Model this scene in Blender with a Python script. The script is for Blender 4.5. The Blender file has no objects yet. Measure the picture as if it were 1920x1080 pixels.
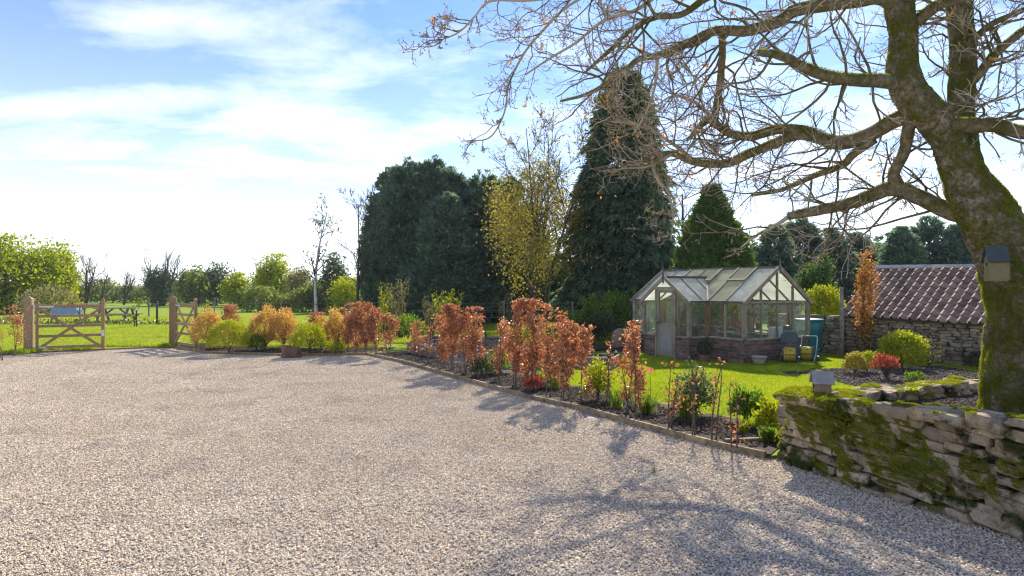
import bpy, bmesh, math, random
import numpy as np
from mathutils import Vector, Matrix, Euler
from mathutils.geometry import tessellate_polygon

scene = bpy.context.scene
COL = scene.collection
R = math.radians
rng = np.random.default_rng(11)

# ------------------------------------------------------------------ camera
CAM_H = 1.8
F = 1200.0                     # focal length in photograph pixels (1920 wide)
cam_data = bpy.data.cameras.new('camera')
cam_data.sensor_width = 36.0
cam_data.lens = 36.0 * F / 1920.0
cam_data.clip_start = 0.05
cam_data.clip_end = 6000.0
camera = bpy.data.objects.new('camera', cam_data)
camera.location = (0, 0, CAM_H)
camera.rotation_euler = (R(90), 0, 0)
COL.objects.link(camera)
scene.camera = camera

# ------------------------------------------------------------------ sun and sky
SUN_AZ, SUN_EL = 17.0, 38.0    # degrees right of the view direction, above the horizon
world = bpy.data.worlds.new('World')
scene.world = world
world.use_nodes = True
wn, wl = world.node_tree.nodes, world.node_tree.links
wn.clear()
w_out = wn.new('ShaderNodeOutputWorld')
w_bg = wn.new('ShaderNodeBackground')
w_bg.inputs['Strength'].default_value = 0.15
sky = wn.new('ShaderNodeTexSky')
sky.sky_type = 'NISHITA'
sky.sun_disc = False
sky.sun_elevation = R(SUN_EL)
sky.sun_rotation = R(SUN_AZ)
sky.altitude = 100
sky.air_density = 1.0
sky.dust_density = 0.3
sky.ozone_density = 3.0
# thin streaky clouds on a plane high above, denser towards the horizon
tc = wn.new('ShaderNodeTexCoord')
sep = wn.new('ShaderNodeSeparateXYZ')
wl.new(tc.outputs['Generated'], sep.inputs[0])
def wmath(op, a, b=None, clamp=False):
    n = wn.new('ShaderNodeMath'); n.operation = op; n.use_clamp = clamp
    for i, v in enumerate((a, b)):
        if v is None: continue
        if isinstance(v, (int, float)): n.inputs[i].default_value = v
        else: wl.new(v, n.inputs[i])
    return n.outputs[0]
zz = wmath('MAXIMUM', sep.outputs['Z'], 0.0)
den = wmath('ADD', zz, 0.10)
comb = wn.new('ShaderNodeCombineXYZ')
wl.new(wmath('DIVIDE', sep.outputs['X'], den), comb.inputs[0])
wl.new(wmath('DIVIDE', sep.outputs['Y'], den), comb.inputs[1])
def wnoise(scale, detail, rough, loc, sx=1.0, sy=1.0):
    mp = wn.new('ShaderNodeMapping')
    mp.inputs['Location'].default_value = loc
    mp.inputs['Scale'].default_value = (sx, sy, 1)
    wl.new(comb.outputs[0], mp.inputs[0])
    n = wn.new('ShaderNodeTexNoise')
    n.inputs['Scale'].default_value = scale
    n.inputs['Detail'].default_value = detail
    n.inputs['Roughness'].default_value = rough
    n.inputs['Distortion'].default_value = 0.25
    wl.new(mp.outputs[0], n.inputs['Vector'])
    return n.outputs['Fac']
nz = wmath('ADD', wmath('MULTIPLY', wnoise(1.5, 9, 0.62, (9.07, 38.49, 0), 1.0, 1.5), 0.6),
           wmath('MULTIPLY', wnoise(0.55, 3, 0.5, (5.05, 28.19, 0)), 0.4))
sxy = wn.new('ShaderNodeSeparateXYZ'); wl.new(comb.outputs[0], sxy.inputs[0])
for cu, cv, ha, hb, amp in ((-1.10, 1.86, 0.36, 0.20, 0.13), (-1.50, 2.37, 0.42, 0.28, 0.15), (-0.62, 2.62, 1.1, 0.65, 0.09)):
    du = wmath('DIVIDE', wmath('SUBTRACT', sxy.outputs[0], cu), ha); dv = wmath('DIVIDE', wmath('SUBTRACT', sxy.outputs[1], cv), hb)
    rr_ = wmath('SQRT', wmath('ADD', wmath('MULTIPLY', du, du), wmath('MULTIPLY', dv, dv)))
    nz = wmath('ADD', nz, wmath('MULTIPLY', wmath('SUBTRACT', 1.0, rr_, True), amp))
cov = wmath('MULTIPLY', wmath('SUBTRACT', nz, 0.48), 3.2, True)          # cloud cover, 0..1
veil = wmath('POWER', wmath('SUBTRACT', 1.0, zz, True), 5.0)               # more air and veil low down
cloud = wmath('ADD', wmath('ADD', wmath('MULTIPLY', cov, 0.74), 0.03), wmath('MULTIPLY', veil, 0.85), True)
cloud = wmath('MULTIPLY', cloud, 0.93)
mixc = wn.new('ShaderNodeMix'); mixc.data_type = 'RGBA'
wl.new(cloud, mixc.inputs['Factor'])
tint = wn.new('ShaderNodeMix'); tint.data_type = 'RGBA'; tint.blend_type = 'MULTIPLY'; tint.inputs['Factor'].default_value = 1.0
tint.inputs['B'].default_value = (0.185, 0.335, 0.56, 1)
wl.new(sky.outputs[0], tint.inputs['A'])
wl.new(tint.outputs['Result'], mixc.inputs['A'])
mixc.inputs['B'].default_value = (5.6, 5.55, 5.45, 1)
wl.new(mixc.outputs['Result'], w_bg.inputs['Color'])
wl.new(w_bg.outputs[0], w_out.inputs['Surface'])

sun_data = bpy.data.lights.new('sun', 'SUN')
sun_data.energy = 3.8
sun_data.angle = R(0.53)
sun_data.color = (1.0, 0.93, 0.80)
sun = bpy.data.objects.new('sun', sun_data)
sd = Vector((math.sin(R(SUN_AZ)) * math.cos(R(SUN_EL)), math.cos(R(SUN_AZ)) * math.cos(R(SUN_EL)), math.sin(R(SUN_EL))))
sun.rotation_euler = (-sd).to_track_quat('-Z', 'Y').to_euler()
sun.location = (10, 30, 40)
COL.objects.link(sun)

vs = scene.view_settings
vs.view_transform = 'Standard'
vs.look = 'None'
vs.gamma = 1.0
vs.use_curve_mapping = False
vs.exposure = 1.22
try:
    scene.cycles.use_denoising = True
    scene.cycles.denoiser = 'OPENIMAGEDENOISE'
    scene.cycles.max_bounces = 10
    scene.cycles.filter_width = 1.2
    scene.cycles.diffuse_bounces = 5
    scene.cycles.glossy_bounces = 3
    scene.cycles.transmission_bounces = 4
    scene.cycles.transparent_max_bounces = 16
    scene.cycles.caustics_reflective = False
    scene.cycles.caustics_refractive = False
except Exception:
    pass

# ------------------------------------------------------------------ helpers
def at(px, py, Y):
    """a photograph pixel at depth Y, as a point"""
    return Vector(((px - 960) / F * Y, Y, CAM_H - (py - 540) / F * Y))
def ground(px, py, z=0.0):
    Y = (CAM_H - z) * F / (py - 540)
    return Vector(((px - 960) / F * Y, Y, z))
def colx(px, Y):
    return (px - 960) / F * Y
def unit(v):
    return v / np.maximum(np.linalg.norm(v, axis=-1, keepdims=True), 1e-9)
def rdir(n, g=None):
    return unit((g or rng).normal(size=(n, 3)))

def mesh_np(name, V, tris=None, quads=None, mat=None, smooth=False):
    V = np.asarray(V, dtype=np.float32).reshape(-1, 3)
    T = np.zeros((0, 3), np.int32) if tris is None else np.asarray(tris, np.int32).reshape(-1, 3)
    Q = np.zeros((0, 4), np.int32) if quads is None else np.asarray(quads, np.int32).reshape(-1, 4)
    me = bpy.data.meshes.new(name)
    me.vertices.add(len(V))
    me.vertices.foreach_set('co', V.ravel())
    nl = len(T) * 3 + len(Q) * 4
    me.loops.add(nl)
    me.loops.foreach_set('vertex_index', np.concatenate([T.ravel(), Q.ravel()]).astype(np.int32))
    npoly = len(T) + len(Q)
    me.polygons.add(npoly)
    starts = np.concatenate([np.arange(len(T)) * 3, len(T) * 3 + np.arange(len(Q)) * 4]).astype(np.int32)
    me.polygons.foreach_set('loop_start', starts)
    me.polygons.foreach_set('use_smooth', np.full(npoly, bool(smooth), dtype=bool))
    me.update(calc_edges=True)
    me.validate(verbose=False)
    if mat: me.materials.append(mat)
    return me

def link(name, data, parent=None, loc=(0, 0, 0), rot=(0, 0, 0), scale=(1, 1, 1)):
    o = bpy.data.objects.new(name, data)
    COL.objects.link(o)
    if parent is not None: o.parent = parent
    o.location = loc; o.rotation_euler = rot; o.scale = scale
    return o
def tag(o, label=None, cat=None, group=None, kind=None):
    if label: o['label'] = label
    if cat: o['category'] = cat
    if group: o['group'] = group
    if kind: o['kind'] = kind
    return o
def thing(name, label, cat, loc=(0, 0, 0), rotz=0.0, group=None):
    o = link(name, None, None, loc, (0, 0, rotz))
    o.empty_display_size = 0.2
    return tag(o, label, cat, group)
def copy_tree(o, parent=None):
    c = o.copy(); COL.objects.link(c); c.parent = parent
    for ch in list(o.children): copy_tree(ch, c)
    return c

class Geo:
    """collects triangles and quads into one mesh"""
    def __init__(s): s.V = []; s.T = []; s.Q = []; s.n = 0
    def add(s, V, tris=None, quads=None):
        V = np.asarray(V, float).reshape(-1, 3)
        if tris is not None and len(tris): s.T.append(np.asarray(tris) + s.n)
        if quads is not None and len(quads): s.Q.append(np.asarray(quads) + s.n)
        s.V.append(V); s.n += len(V); return s
    def arrays(s):
        return (np.concatenate(s.V), np.concatenate(s.T) if s.T else None, np.concatenate(s.Q) if s.Q else None)
    def mesh(s, name, mat, smooth=False):
        V, T, Q = s.arrays(); return mesh_np(name, V, T, Q, mat, smooth)
    def obj(s, name, mat, parent=None, smooth=False, loc=(0, 0, 0), rot=(0, 0, 0)):
        return link(name, s.mesh(name, mat, smooth), parent, loc, rot)
    # -- shapes
    BQ = [[0, 3, 2, 1], [4, 5, 6, 7], [0, 1, 5, 4], [1, 2, 6, 5], [2, 3, 7, 6], [3, 0, 4, 7]]
    def box(s, x0, x1, y0, y1, z0, z1):
        return s.add([(x0, y0, z0), (x1, y0, z0), (x1, y1, z0), (x0, y1, z0), (x0, y0, z1), (x1, y0, z1), (x1, y1, z1), (x0, y1, z1)], None, Geo.BQ)
    def beam(s, p, q, w, h, up=(0, 0, 1)):
        p = np.array(p, float); q = np.array(q, float)
        t = unit(q - p); sd_ = np.cross(t, np.array(up, float))
        if np.linalg.norm(sd_) < 1e-4: sd_ = np.cross(t, np.array((1.0, 0, 0)))
        sd_ = unit(sd_); u = np.cross(sd_, t)
        a, b = sd_ * w / 2, u * h / 2
        return s.add([p - a - b, p + a - b, p + a + b, p - a + b, q - a - b, q + a - b, q + a + b, q - a + b], None,
                     [[0, 3, 2, 1], [4, 5, 6, 7], [0, 1, 5, 4], [1, 2, 6, 5], [2, 3, 7, 6], [3, 0, 4, 7]])
    def prism(s, pts, off):
        P = np.array(pts, float); n = len(P); o = np.array(off, float)
        tr = [list(t) for t in tessellate_polygon([[Vector(p) for p in P]])]
        V = np.concatenate([P, P + o])
        T = [t for t in tr] + [[t[2] + n, t[1] + n, t[0] + n] for t in tr]
        Qd = [[i, (i + 1) % n, (i + 1) % n + n, i + n] for i in range(n)]
        return s.add(V, T, Qd)
    def tube(s, pts, rad, sides=8, cap=True):
        P = np.array(pts, float)[None]; r = np.broadcast_to(np.array(rad, float), (len(pts),))[None]
        V, Q = tubes(P, r, sides); b = s.n; s.add(V, None, Q)
        if cap:
            k = len(pts)
            for ring in (0, k - 1):
                c = P[0, ring]; ix = np.arange(sides) + ring * sides + b
                s.V.append(c[None]); ci = s.n; s.n += 1
                s.T.append(np.array([[ci, ix[j], ix[(j + 1) % sides]] if ring else [ci, ix[(j + 1) % sides], ix[j]] for j in range(sides)]))
        return s
    def lathe(s, prof, sides=20, c=(0, 0, 0)):
        prof = np.array(prof, float); a = np.arange(sides) * 2 * math.pi / sides
        V = np.stack([prof[:, None, 0] * np.cos(a), prof[:, None, 0] * np.sin(a), np.repeat(prof[:, 1:2], sides, 1)], -1).reshape(-1, 3) + np.array(c)
        k = len(prof)
        Qd = [[i * sides + j, i * sides + (j + 1) % sides, (i + 1) * sides + (j + 1) % sides, (i + 1) * sides + j] for i in range(k - 1) for j in range(sides)]
        return s.add(V, None, Qd)

def tubes(P, rad, sides):
    """P (n,k,3), rad (n,k) -> verts, quads of n tubes"""
    n, k, _ = P.shape
    T = unit(np.gradient(P, axis=1))
    d = unit(P[:, -1] - P[:, 0])
    ref = np.where(np.abs(d[:, 2:3]) < 0.8, np.array([[0, 0, 1.0]]), np.array([[1.0, 0.2, 0]]))
    n1 = unit(np.cross(T, ref[:, None, :])); n2 = np.cross(T, n1)
    a = np.arange(sides) * 2 * math.pi / sides
    V = P[:, :, None, :] + rad[:, :, None, None] * (n1[:, :, None, :] * np.cos(a)[:, None] + n2[:, :, None, :] * np.sin(a)[:, None])
    i = np.arange(n)[:, None, None] * k * sides; j = np.arange(k - 1)[None, :, None] * sides; m = np.arange(sides)[None, None, :]
    m2 = (m + 1) % sides
    Q = np.stack([i + j + m, i + j + m2, i + j + sides + m2, i + j + sides + m], -1).reshape(-1, 4)
    return V.reshape(-1, 3), Q

def grow(S, D, L, Rr, P=6, wig=0.25, trop=(0, 0, 0.05), taper=0.35, g=rng):
    n = len(S); pts = np.zeros((n, P, 3)); pts[:, 0] = S; d = unit(np.array(D, float))
    step = np.asarray(L) / (P - 1)
    for i in range(1, P):
        d = unit(d + wig * g.normal(size=(n, 3)) + np.array(trop))
        pts[:, i] = pts[:, i - 1] + d * step[:, None]
    rad = np.asarray(Rr)[:, None] * (1 - (1 - taper) * np.linspace(0, 1, P))[None]
    return pts, rad
def spawn(pts, rad, L, per, ang=(0.5, 1.1), lr=(0.35, 0.7), rr=0.6, t=(0.2, 1.0), g=rng, flat=0.0):
    n, k, _ = pts.shape; m = n * per
    idx = np.repeat(np.arange(n), per)
    tt = g.uniform(t[0], t[1], m) * (k - 1.001)
    i0 = tt.astype(int); f = (tt - i0)[:, None]
    S = pts[idx, i0] * (1 - f) + pts[idx, i0 + 1] * f
    T = unit(pts[idx, i0 + 1] - pts[idx, i0])
    pr = g.normal(size=(m, 3)); pr[:, 2] *= (1 - flat)
    pr = unit(pr - (pr * T).sum(1, keepdims=True) * T)
    a = g.uniform(ang[0], ang[1], m)[:, None]
    D = np.cos(a) * T + np.sin(a) * pr
    rp = rad[idx, i0] * (1 - f[:, 0]) + rad[idx, i0 + 1] * f[:, 0]
    Ln = np.asarray(L)[idx] * g.uniform(lr[0], lr[1], m) * (1 - 0.45 * tt / (k - 1))
    return S, D, Ln, rp * rr

def leaf_geo(P, D, L, W, g=rng, fold=0.25, N=None):
    """rhombic leaves folded along the middle; 4 verts, 2 triangles each"""
    n = len(P); D = unit(D)
    N = rdir(n, g) if N is None else N
    S = unit(np.cross(D, N)); Nn = np.cross(S, D)
    L = np.broadcast_to(L, (n,))[:, None]; W = np.broadcast_to(W, (n,))[:, None]
    mid = P + D * L * 0.45 + Nn * W * fold
    V = np.stack([P, mid - S * W / 2, P + D * L, mid + S * W / 2], 1).reshape(-1, 3)
    b = np.arange(n)[:, None] * 4
    T = np.concatenate([b + np.array([[0, 1, 2]]), b + np.array([[0, 2, 3]])])
    return V, T

def inside(poly, x, y):
    x = np.asarray(x); y = np.asarray(y); r = np.zeros(x.shape, bool); n = len(poly)
    for i in range(n):
        x1, y1 = poly[i][0], poly[i][1]; x2, y2 = poly[(i + 1) % n][0], poly[(i + 1) % n][1]
        if y1 == y2: continue
        c = ((y1 > y) != (y2 > y)) & (x < (x2 - x1) * (y - y1) / (y2 - y1) + x1)
        r ^= c
    return r

# ------------------------------------------------------------------ materials
def _nt(name):
    m = bpy.data.materials.new(name); m.use_nodes = True
    nt = m.node_tree; nt.nodes.clear()
    out = nt.nodes.new('ShaderNodeOutputMaterial')
    return m, nt, nt.nodes, nt.links, out
def _ramp(ns, ls, fac, stops):
    r = ns.new('ShaderNodeValToRGB'); e = r.color_ramp.elements
    while len(e) < len(stops): e.new(0.5)
    for el, (p, c) in zip(e, stops):
        el.position = p; el.color = (c[0], c[1], c[2], 1)
    ls.new(fac, r.inputs[0]); return r.outputs[0]
def _noise(ns, ls, vec, scale, detail=4, rough=0.55, dist=0.0):
    n = ns.new('ShaderNodeTexNoise'); n.inputs['Scale'].default_value = scale
    n.inputs['Detail'].default_value = detail; n.inputs['Roughness'].default_value = rough; n.inputs['Distortion'].default_value = dist
    if vec is not None: ls.new(vec, n.inputs['Vector'])
    return n.outputs['Fac']
def _mix(ns, ls, fac, a, b, bt='MIX'):
    n = ns.new('ShaderNodeMix'); n.data_type = 'RGBA'; n.blend_type = bt
    for key, v in (('Factor', fac), ('A', a), ('B', b)):
        if isinstance(v, (int, float)): n.inputs[key].default_value = v
        elif isinstance(v, tuple): n.inputs[key].default_value = (v[0], v[1], v[2], 1)
        else: ls.new(v, n.inputs[key])
    return n.outputs['Result']
def _m(ns, ls, op, a, b=0.0, clamp=False):
    n = ns.new('ShaderNodeMath'); n.operation = op; n.use_clamp = clamp
    for i, v in enumerate((a, b)):
        if isinstance(v, (int, float)): n.inputs[i].default_value = v
        else: ls.new(v, n.inputs[i])
    return n.outputs[0]

def solid(name, stops, scale=4.0, rough=0.8, bump=0.0, bscale=40.0, objvar=0.0, islvar=0.0, metal=0.0, stretch=None, detail=5, spec=0.3,
          moss=None, moss_scale=3.0, moss_lo=0.5, moss_hi=0.6, moss_up=0.0, blotch=None):
    """a surface with noise colour, bump, per-object and per-piece tone, optional moss or lichen cover"""
    m, nt, ns, ls, out = _nt(name)
    geo = ns.new('ShaderNodeNewGeometry'); vec = geo.outputs['Position']
    if stretch:
        tcn = ns.new('ShaderNodeTexCoord'); mp = ns.new('ShaderNodeMapping'); mp.inputs['Scale'].default_value = stretch
        ls.new(tcn.outputs['Object'], mp.inputs[0]); vec = mp.outputs[0]
    nf = _noise(ns, ls, vec, scale, detail, 0.6)
    k = len(stops)
    col = _ramp(ns, ls, nf, [(0.32 + 0.36 * i / max(k - 1, 1), c) for i, c in enumerate(stops)])
    if blotch:
        bf = _noise(ns, ls, geo.outputs['Position'], blotch[1], 4, 0.6)
        bf = _m(ns, ls, 'MULTIPLY', _m(ns, ls, 'SUBTRACT', bf, blotch[2]), 9.0, True)
        col = _mix(ns, ls, _m(ns, ls, 'MULTIPLY', bf, blotch[3]), col, blotch[0])
    if objvar or islvar:
        v = 1.0
        if objvar:
            oi = ns.new('ShaderNodeObjectInfo')
            v = _m(ns, ls, 'ADD', _m(ns, ls, 'MULTIPLY', oi.outputs['Random'], 2 * objvar), 1 - objvar)
        if islvar:
            v2 = _m(ns, ls, 'ADD', _m(ns, ls, 'MULTIPLY', geo.outputs['Random Per Island'], 2 * islvar), 1 - islvar)
            v = v2 if isinstance(v, float) else _m(ns, ls, 'MULTIPLY', v, v2)
        cb = ns.new('ShaderNodeCombineColor')
        for i in range(3): ls.new(v, cb.inputs[i])
        col = _mix(ns, ls, 1.0, col, cb.outputs[0], 'MULTIPLY')
    p = ns.new('ShaderNodeBsdfPrincipled')
    rv = rough
    bh = _noise(ns, ls, vec, bscale, 6, 0.65)
    if moss:
        mf = _noise(ns, ls, geo.outputs['Position'], moss_scale, 5, 0.62)
        if moss_up:
            sx = ns.new('ShaderNodeSeparateXYZ'); ls.new(geo.outputs['Normal'], sx.inputs[0])
            mf = _m(ns, ls, 'ADD', mf, _m(ns, ls, 'MULTIPLY', sx.outputs['Z'], moss_up))
        mf = _m(ns, ls, 'MULTIPLY', _m(ns, ls, 'SUBTRACT', mf, moss_lo), 1.0 / (moss_hi - moss_lo), True)
        mc = _ramp(ns, ls, _noise(ns, ls, geo.outputs['Position'], 22, 4, 0.6), [(0.3, moss[0]), (0.7, moss[1])])
        col = _mix(ns, ls, mf, col, mc)
        fine = _noise(ns, ls, geo.outputs['Position'], 160, 4, 0.7)
        bh = _m(ns, ls, 'ADD', bh, _m(ns, ls, 'MULTIPLY', mf, _m(ns, ls, 'ADD', _m(ns, ls, 'MULTIPLY', fine, 1.2), 0.4)))
    ls.new(col, p.inputs['Base Color'])
    p.inputs['Roughness'].default_value = rv
    p.inputs['Metallic'].default_value = metal
    p.inputs['Specular IOR Level'].default_value = spec
    if bump:
        b = ns.new('ShaderNodeBump'); b.inputs['Strength'].default_value = min(bump, 1.0); b.inputs['Distance'].default_value = 0.02 if bump <= 1 else 0.02 * bump
        ls.new(bh, b.inputs['Height']); ls.new(b.outputs[0], p.inputs['Normal'])
    ls.new(p.outputs[0], out.inputs['Surface'])
    return m

def leafy(name, stops, trans=0.45, rough=0.5, clump=1.2, spec=0.25, tcol=None, clumpmix=0.45):
    """leaves: tone per leaf and per clump, light passing through"""
    m, nt, ns, ls, out = _nt(name)
    geo = ns.new('ShaderNodeNewGeometry')
    nf = _noise(ns, ls, geo.outputs['Position'], clump, 3, 0.5)
    f = _m(ns, ls, 'ADD', _m(ns, ls, 'MULTIPLY', geo.outputs['Random Per Island'], 1 - clumpmix), _m(ns, ls, 'MULTIPLY', nf, clumpmix))
    k = len(stops)
    col = _ramp(ns, ls, f, [(0.2 + 0.6 * i / max(k - 1, 1), c) for i, c in enumerate(stops)])
    p = ns.new('ShaderNodeBsdfPrincipled'); ls.new(col, p.inputs['Base Color'])
    p.inputs['Roughness'].default_value = rough; p.inputs['Specular IOR Level'].default_value = spec
    t = ns.new('ShaderNodeBsdfTranslucent')
    tint = tcol or (1.25, 1.2, 0.7)
    ls.new(_mix(ns, ls, 1.0, col, tint, 'MULTIPLY'), t.inputs['Color'])
    mx = ns.new('ShaderNodeMixShader'); mx.inputs[0].default_value = trans
    ls.new(p.outputs[0], mx.inputs[1]); ls.new(t.outputs[0], mx.inputs[2]); ls.new(mx.outputs[0], out.inputs['Surface'])
    return m

def glassy(name, tint, clear=0.85, film=(0.8, 0.85, 0.8), dirt_glare=0.0, dscale=3.0):
    """thin window glass: clear with a sky reflection, and a dirty or limewashed film, its pale colour also painting in sky glare on the roof"""
    m, nt, ns, ls, out = _nt(name)
    tr = ns.new('ShaderNodeBsdfTransparent'); tr.inputs[0].default_value = (*tint, 1)
    gl = ns.new('ShaderNodeBsdfGlossy'); gl.inputs['Roughness'].default_value = 0.03
    gm = ns.new('ShaderNodeNewGeometry'); dt = ns.new('ShaderNodeVectorMath'); dt.operation = 'DOT_PRODUCT'
    ls.new(gm.outputs['Normal'], dt.inputs[0]); ls.new(gm.outputs['Incoming'], dt.inputs[1])
    one = _m(ns, ls, 'SUBTRACT', 1.0, _m(ns, ls, 'ABSOLUTE', dt.outputs['Value']), True)
    frs = _m(ns, ls, 'ADD', _m(ns, ls, 'MULTIPLY', _m(ns, ls, 'POWER', one, 5.0), 0.95), 0.04)     # same on both faces of the pane
    a = ns.new('ShaderNodeMixShader'); ls.new(frs, a.inputs[0]); ls.new(tr.outputs[0], a.inputs[1]); ls.new(gl.outputs[0], a.inputs[2])
    geo = ns.new('ShaderNodeNewGeometry')
    df = ns.new('ShaderNodeBsdfDiffuse'); tl = ns.new('ShaderNodeBsdfTranslucent')
    cc = _ramp(ns, ls, _noise(ns, ls, geo.outputs['Position'], dscale, 5, 0.6), [(0.35, film), (0.7, tuple(c * 0.7 for c in film))])
    ls.new(cc, df.inputs[0]); ls.new(cc, tl.inputs[0])
    d2 = ns.new('ShaderNodeMixShader'); d2.inputs[0].default_value = 0.6; ls.new(df.outputs[0], d2.inputs[1]); ls.new(tl.outputs[0], d2.inputs[2])
    mx = ns.new('ShaderNodeMixShader')
    dn = _noise(ns, ls, geo.outputs['Position'], dscale * 1.7, 4, 0.6)
    ls.new(_m(ns, ls, 'MULTIPLY', _m(ns, ls, 'ADD', dn, 0.5), dirt_glare, True), mx.inputs[0])
    ls.new(a.outputs[0], mx.inputs[1]); ls.new(d2.outputs[0], mx.inputs[2]); ls.new(mx.outputs[0], out.inputs['Surface'])
    return m

M = {}
M['gravel_base'] = solid('gravel_base', [(0.26, 0.22, 0.19), (0.40, 0.35, 0.31), (0.5, 0.45, 0.4)], 55, 0.95, 0.6, 60)
M['gravel'] = solid('gravel_stone', [(0.60, 0.485, 0.345), (0.70, 0.59, 0.44)], 0.7, 0.85, 0, islvar=0.38, spec=0.2, blotch=((0.42, 0.34, 0.265), 1.3, 0.54, 0.45))
M['lawn'] = solid('lawn', [(0.13, 0.19, 0.012), (0.19, 0.26, 0.017), (0.24, 0.31, 0.025)], 0.9, 0.9, 0.5, 90, spec=0.1)
M['grass'] = leafy('grass_blade', [(0.25, 0.33, 0.016), (0.36, 0.44, 0.024), (0.47, 0.53, 0.042)], 0.5, 0.5, 0.7)
M['soil'] = solid('soil', [(0.028, 0.02, 0.014), (0.055, 0.04, 0.03), (0.09, 0.07, 0.052)], 9, 0.95, 1.0, 40)
M['mulch'] = solid('mulch', [(0.05, 0.036, 0.026), (0.10, 0.075, 0.055)], 3, 0.95, 0, islvar=0.6)
M['drysoil'] = solid('dry_soil', [(0.08, 0.06, 0.046), (0.14, 0.112, 0.088)], 3, 0.95, 0.4, 30, islvar=0.45)
M['edging'] = solid('edging_timber', [(0.17, 0.125, 0.07), (0.27, 0.205, 0.12), (0.34, 0.27, 0.165)], 9, 0.9, 0.6, 30, objvar=0.22, blotch=((0.11, 0.085, 0.05), 5, 0.54, 0.6))
M['gatewood'] = solid('gate_timber', [(0.21, 0.14, 0.07), (0.31, 0.215, 0.115), (0.38, 0.28, 0.16)], 5, 0.75, 0.35, 30, objvar=0.12, stretch=(6, 6, 6))
M['galv'] = solid('galvanised_steel', [(0.45, 0.46, 0.48), (0.58, 0.59, 0.6)], 12, 0.45, metal=0.8)
M['oldwood'] = solid('weathered_timber', [(0.13, 0.105, 0.08), (0.24, 0.20, 0.16), (0.30, 0.25, 0.2)], 7, 0.85, 0.4, 30, objvar=0.2)
M['darkwood'] = solid('damp_timber', [(0.05, 0.042, 0.032), (0.11, 0.09, 0.07)], 6, 0.9, 0.4, 30, objvar=0.25)
M['frame'] = solid('greenhouse_cedar', [(0.20, 0.16, 0.11), (0.30, 0.25, 0.18), (0.36, 0.31, 0.235)], 6, 0.75, 0.25, 30, objvar=0.12)
M['frame_in'] = solid('inner_cedar', [(0.23, 0.115, 0.06), (0.32, 0.17, 0.095)], 6, 0.75, 0.2, 30, objvar=0.1)
M['frame_dark'] = solid('greenhouse_ridge', [(0.09, 0.085, 0.075), (0.16, 0.15, 0.13)], 6, 0.7, 0.2, 30)
M['door'] = solid('door_panel', [(0.27, 0.245, 0.21), (0.35, 0.32, 0.28)], 4, 0.7, 0.1, 30)
M['glass'] = glassy('pane_glass', (0.93, 0.97, 0.95), dirt_glare=0.05, film=(0.8, 0.83, 0.8))
M['roofglass'] = glassy('roof_glass', (0.86, 0.92, 0.88), dirt_glare=0.62, film=(0.92, 0.90, 0.80), dscale=2.0)  # cream film is grime and limewash, with bright sky glare painted into it
M['roofglass_algae'] = glassy('roof_glass_algae', (0.8, 0.85, 0.68), dirt_glare=0.68, film=(0.82, 0.79, 0.55), dscale=2.5)
M['brick'] = solid('brick', [(0.15, 0.088, 0.07), (0.225, 0.135, 0.108), (0.28, 0.185, 0.155)], 8, 0.9, 0.5, 60, objvar=0.35, blotch=((0.10, 0.085, 0.09), 14, 0.52, 0.6))
M['mortar'] = solid('mortar', [(0.22, 0.19, 0.165), (0.30, 0.27, 0.24)], 30, 0.95, 0.4, 80)
M['pantile'] = solid('pantile', [(0.17, 0.10, 0.066), (0.27, 0.165, 0.11), (0.37, 0.265, 0.19)], 4, 0.75, 0.35, 50, objvar=0.32, spec=0.5, blotch=((0.30, 0.28, 0.24), 9, 0.56, 0.7))
M['ridgetile'] = solid('ridge_tile', [(0.42, 0.39, 0.36), (0.55, 0.52, 0.48)], 6, 0.85, 0.3, 40, objvar=0.15)
M['stone'] = solid('wall_stone', [(0.24, 0.18, 0.11), (0.39, 0.305, 0.195), (0.50, 0.405, 0.27)], 9, 0.9, 2.0, 22, objvar=0.25, spec=0.15,
                   moss=((0.030, 0.045, 0.008), (0.10, 0.12, 0.018)), moss_scale=2.6, moss_lo=0.53, moss_hi=0.60, moss_up=0.03, blotch=((0.13, 0.115, 0.09), 16, 0.55, 0.6))
M['farstone'] = solid('shed_stone', [(0.145, 0.113, 0.076), (0.26, 0.206, 0.142), (0.37, 0.31, 0.222)], 5, 0.9, 0.8, 30, objvar=0.35, blotch=((0.07, 0.06, 0.05), 7, 0.55, 0.6))
M['core'] = solid('wall_core', [(0.05, 0.042, 0.03), (0.09, 0.075, 0.055)], 8, 0.95, 0.5, 30)
M['moss'] = leafy('moss', [(0.13, 0.165, 0.014), (0.27, 0.30, 0.022), (0.44, 0.42, 0.034)], 0.45, 0.8, 7.0, 0.1, None, 0.6)
M['mossbase'] = solid('moss_cushion', [(0.03, 0.045, 0.008), (0.07, 0.09, 0.012)], 20, 0.95, 0.8, 60)
M['bark'] = solid('mossy_bark', [(0.15, 0.115, 0.07), (0.34, 0.27, 0.18), (0.52, 0.44, 0.31)], 24, 0.95, 4.0, 30, spec=0.1,
                  moss=((0.15, 0.155, 0.026), (0.32, 0.30, 0.055)), moss_scale=5.0, moss_lo=0.42, moss_hi=0.60, moss_up=0.14)
M['limb'] = solid('limb_bark', [(0.18, 0.145, 0.085), (0.42, 0.34, 0.22)], 18, 0.95, 3.0, 30, spec=0.1,
                  moss=((0.17, 0.155, 0.03), (0.36, 0.31, 0.07)), moss_scale=6.0, moss_lo=0.44, moss_hi=0.66, moss_up=0.12)
M['twig'] = solid('twig', [(0.30, 0.245, 0.185), (0.48, 0.405, 0.32)], 3, 0.8, islvar=0.4)
M['darktwig'] = solid('dark_twig', [(0.06, 0.05, 0.042), (0.11, 0.09, 0.075)], 2, 0.9, islvar=0.3)
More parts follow.
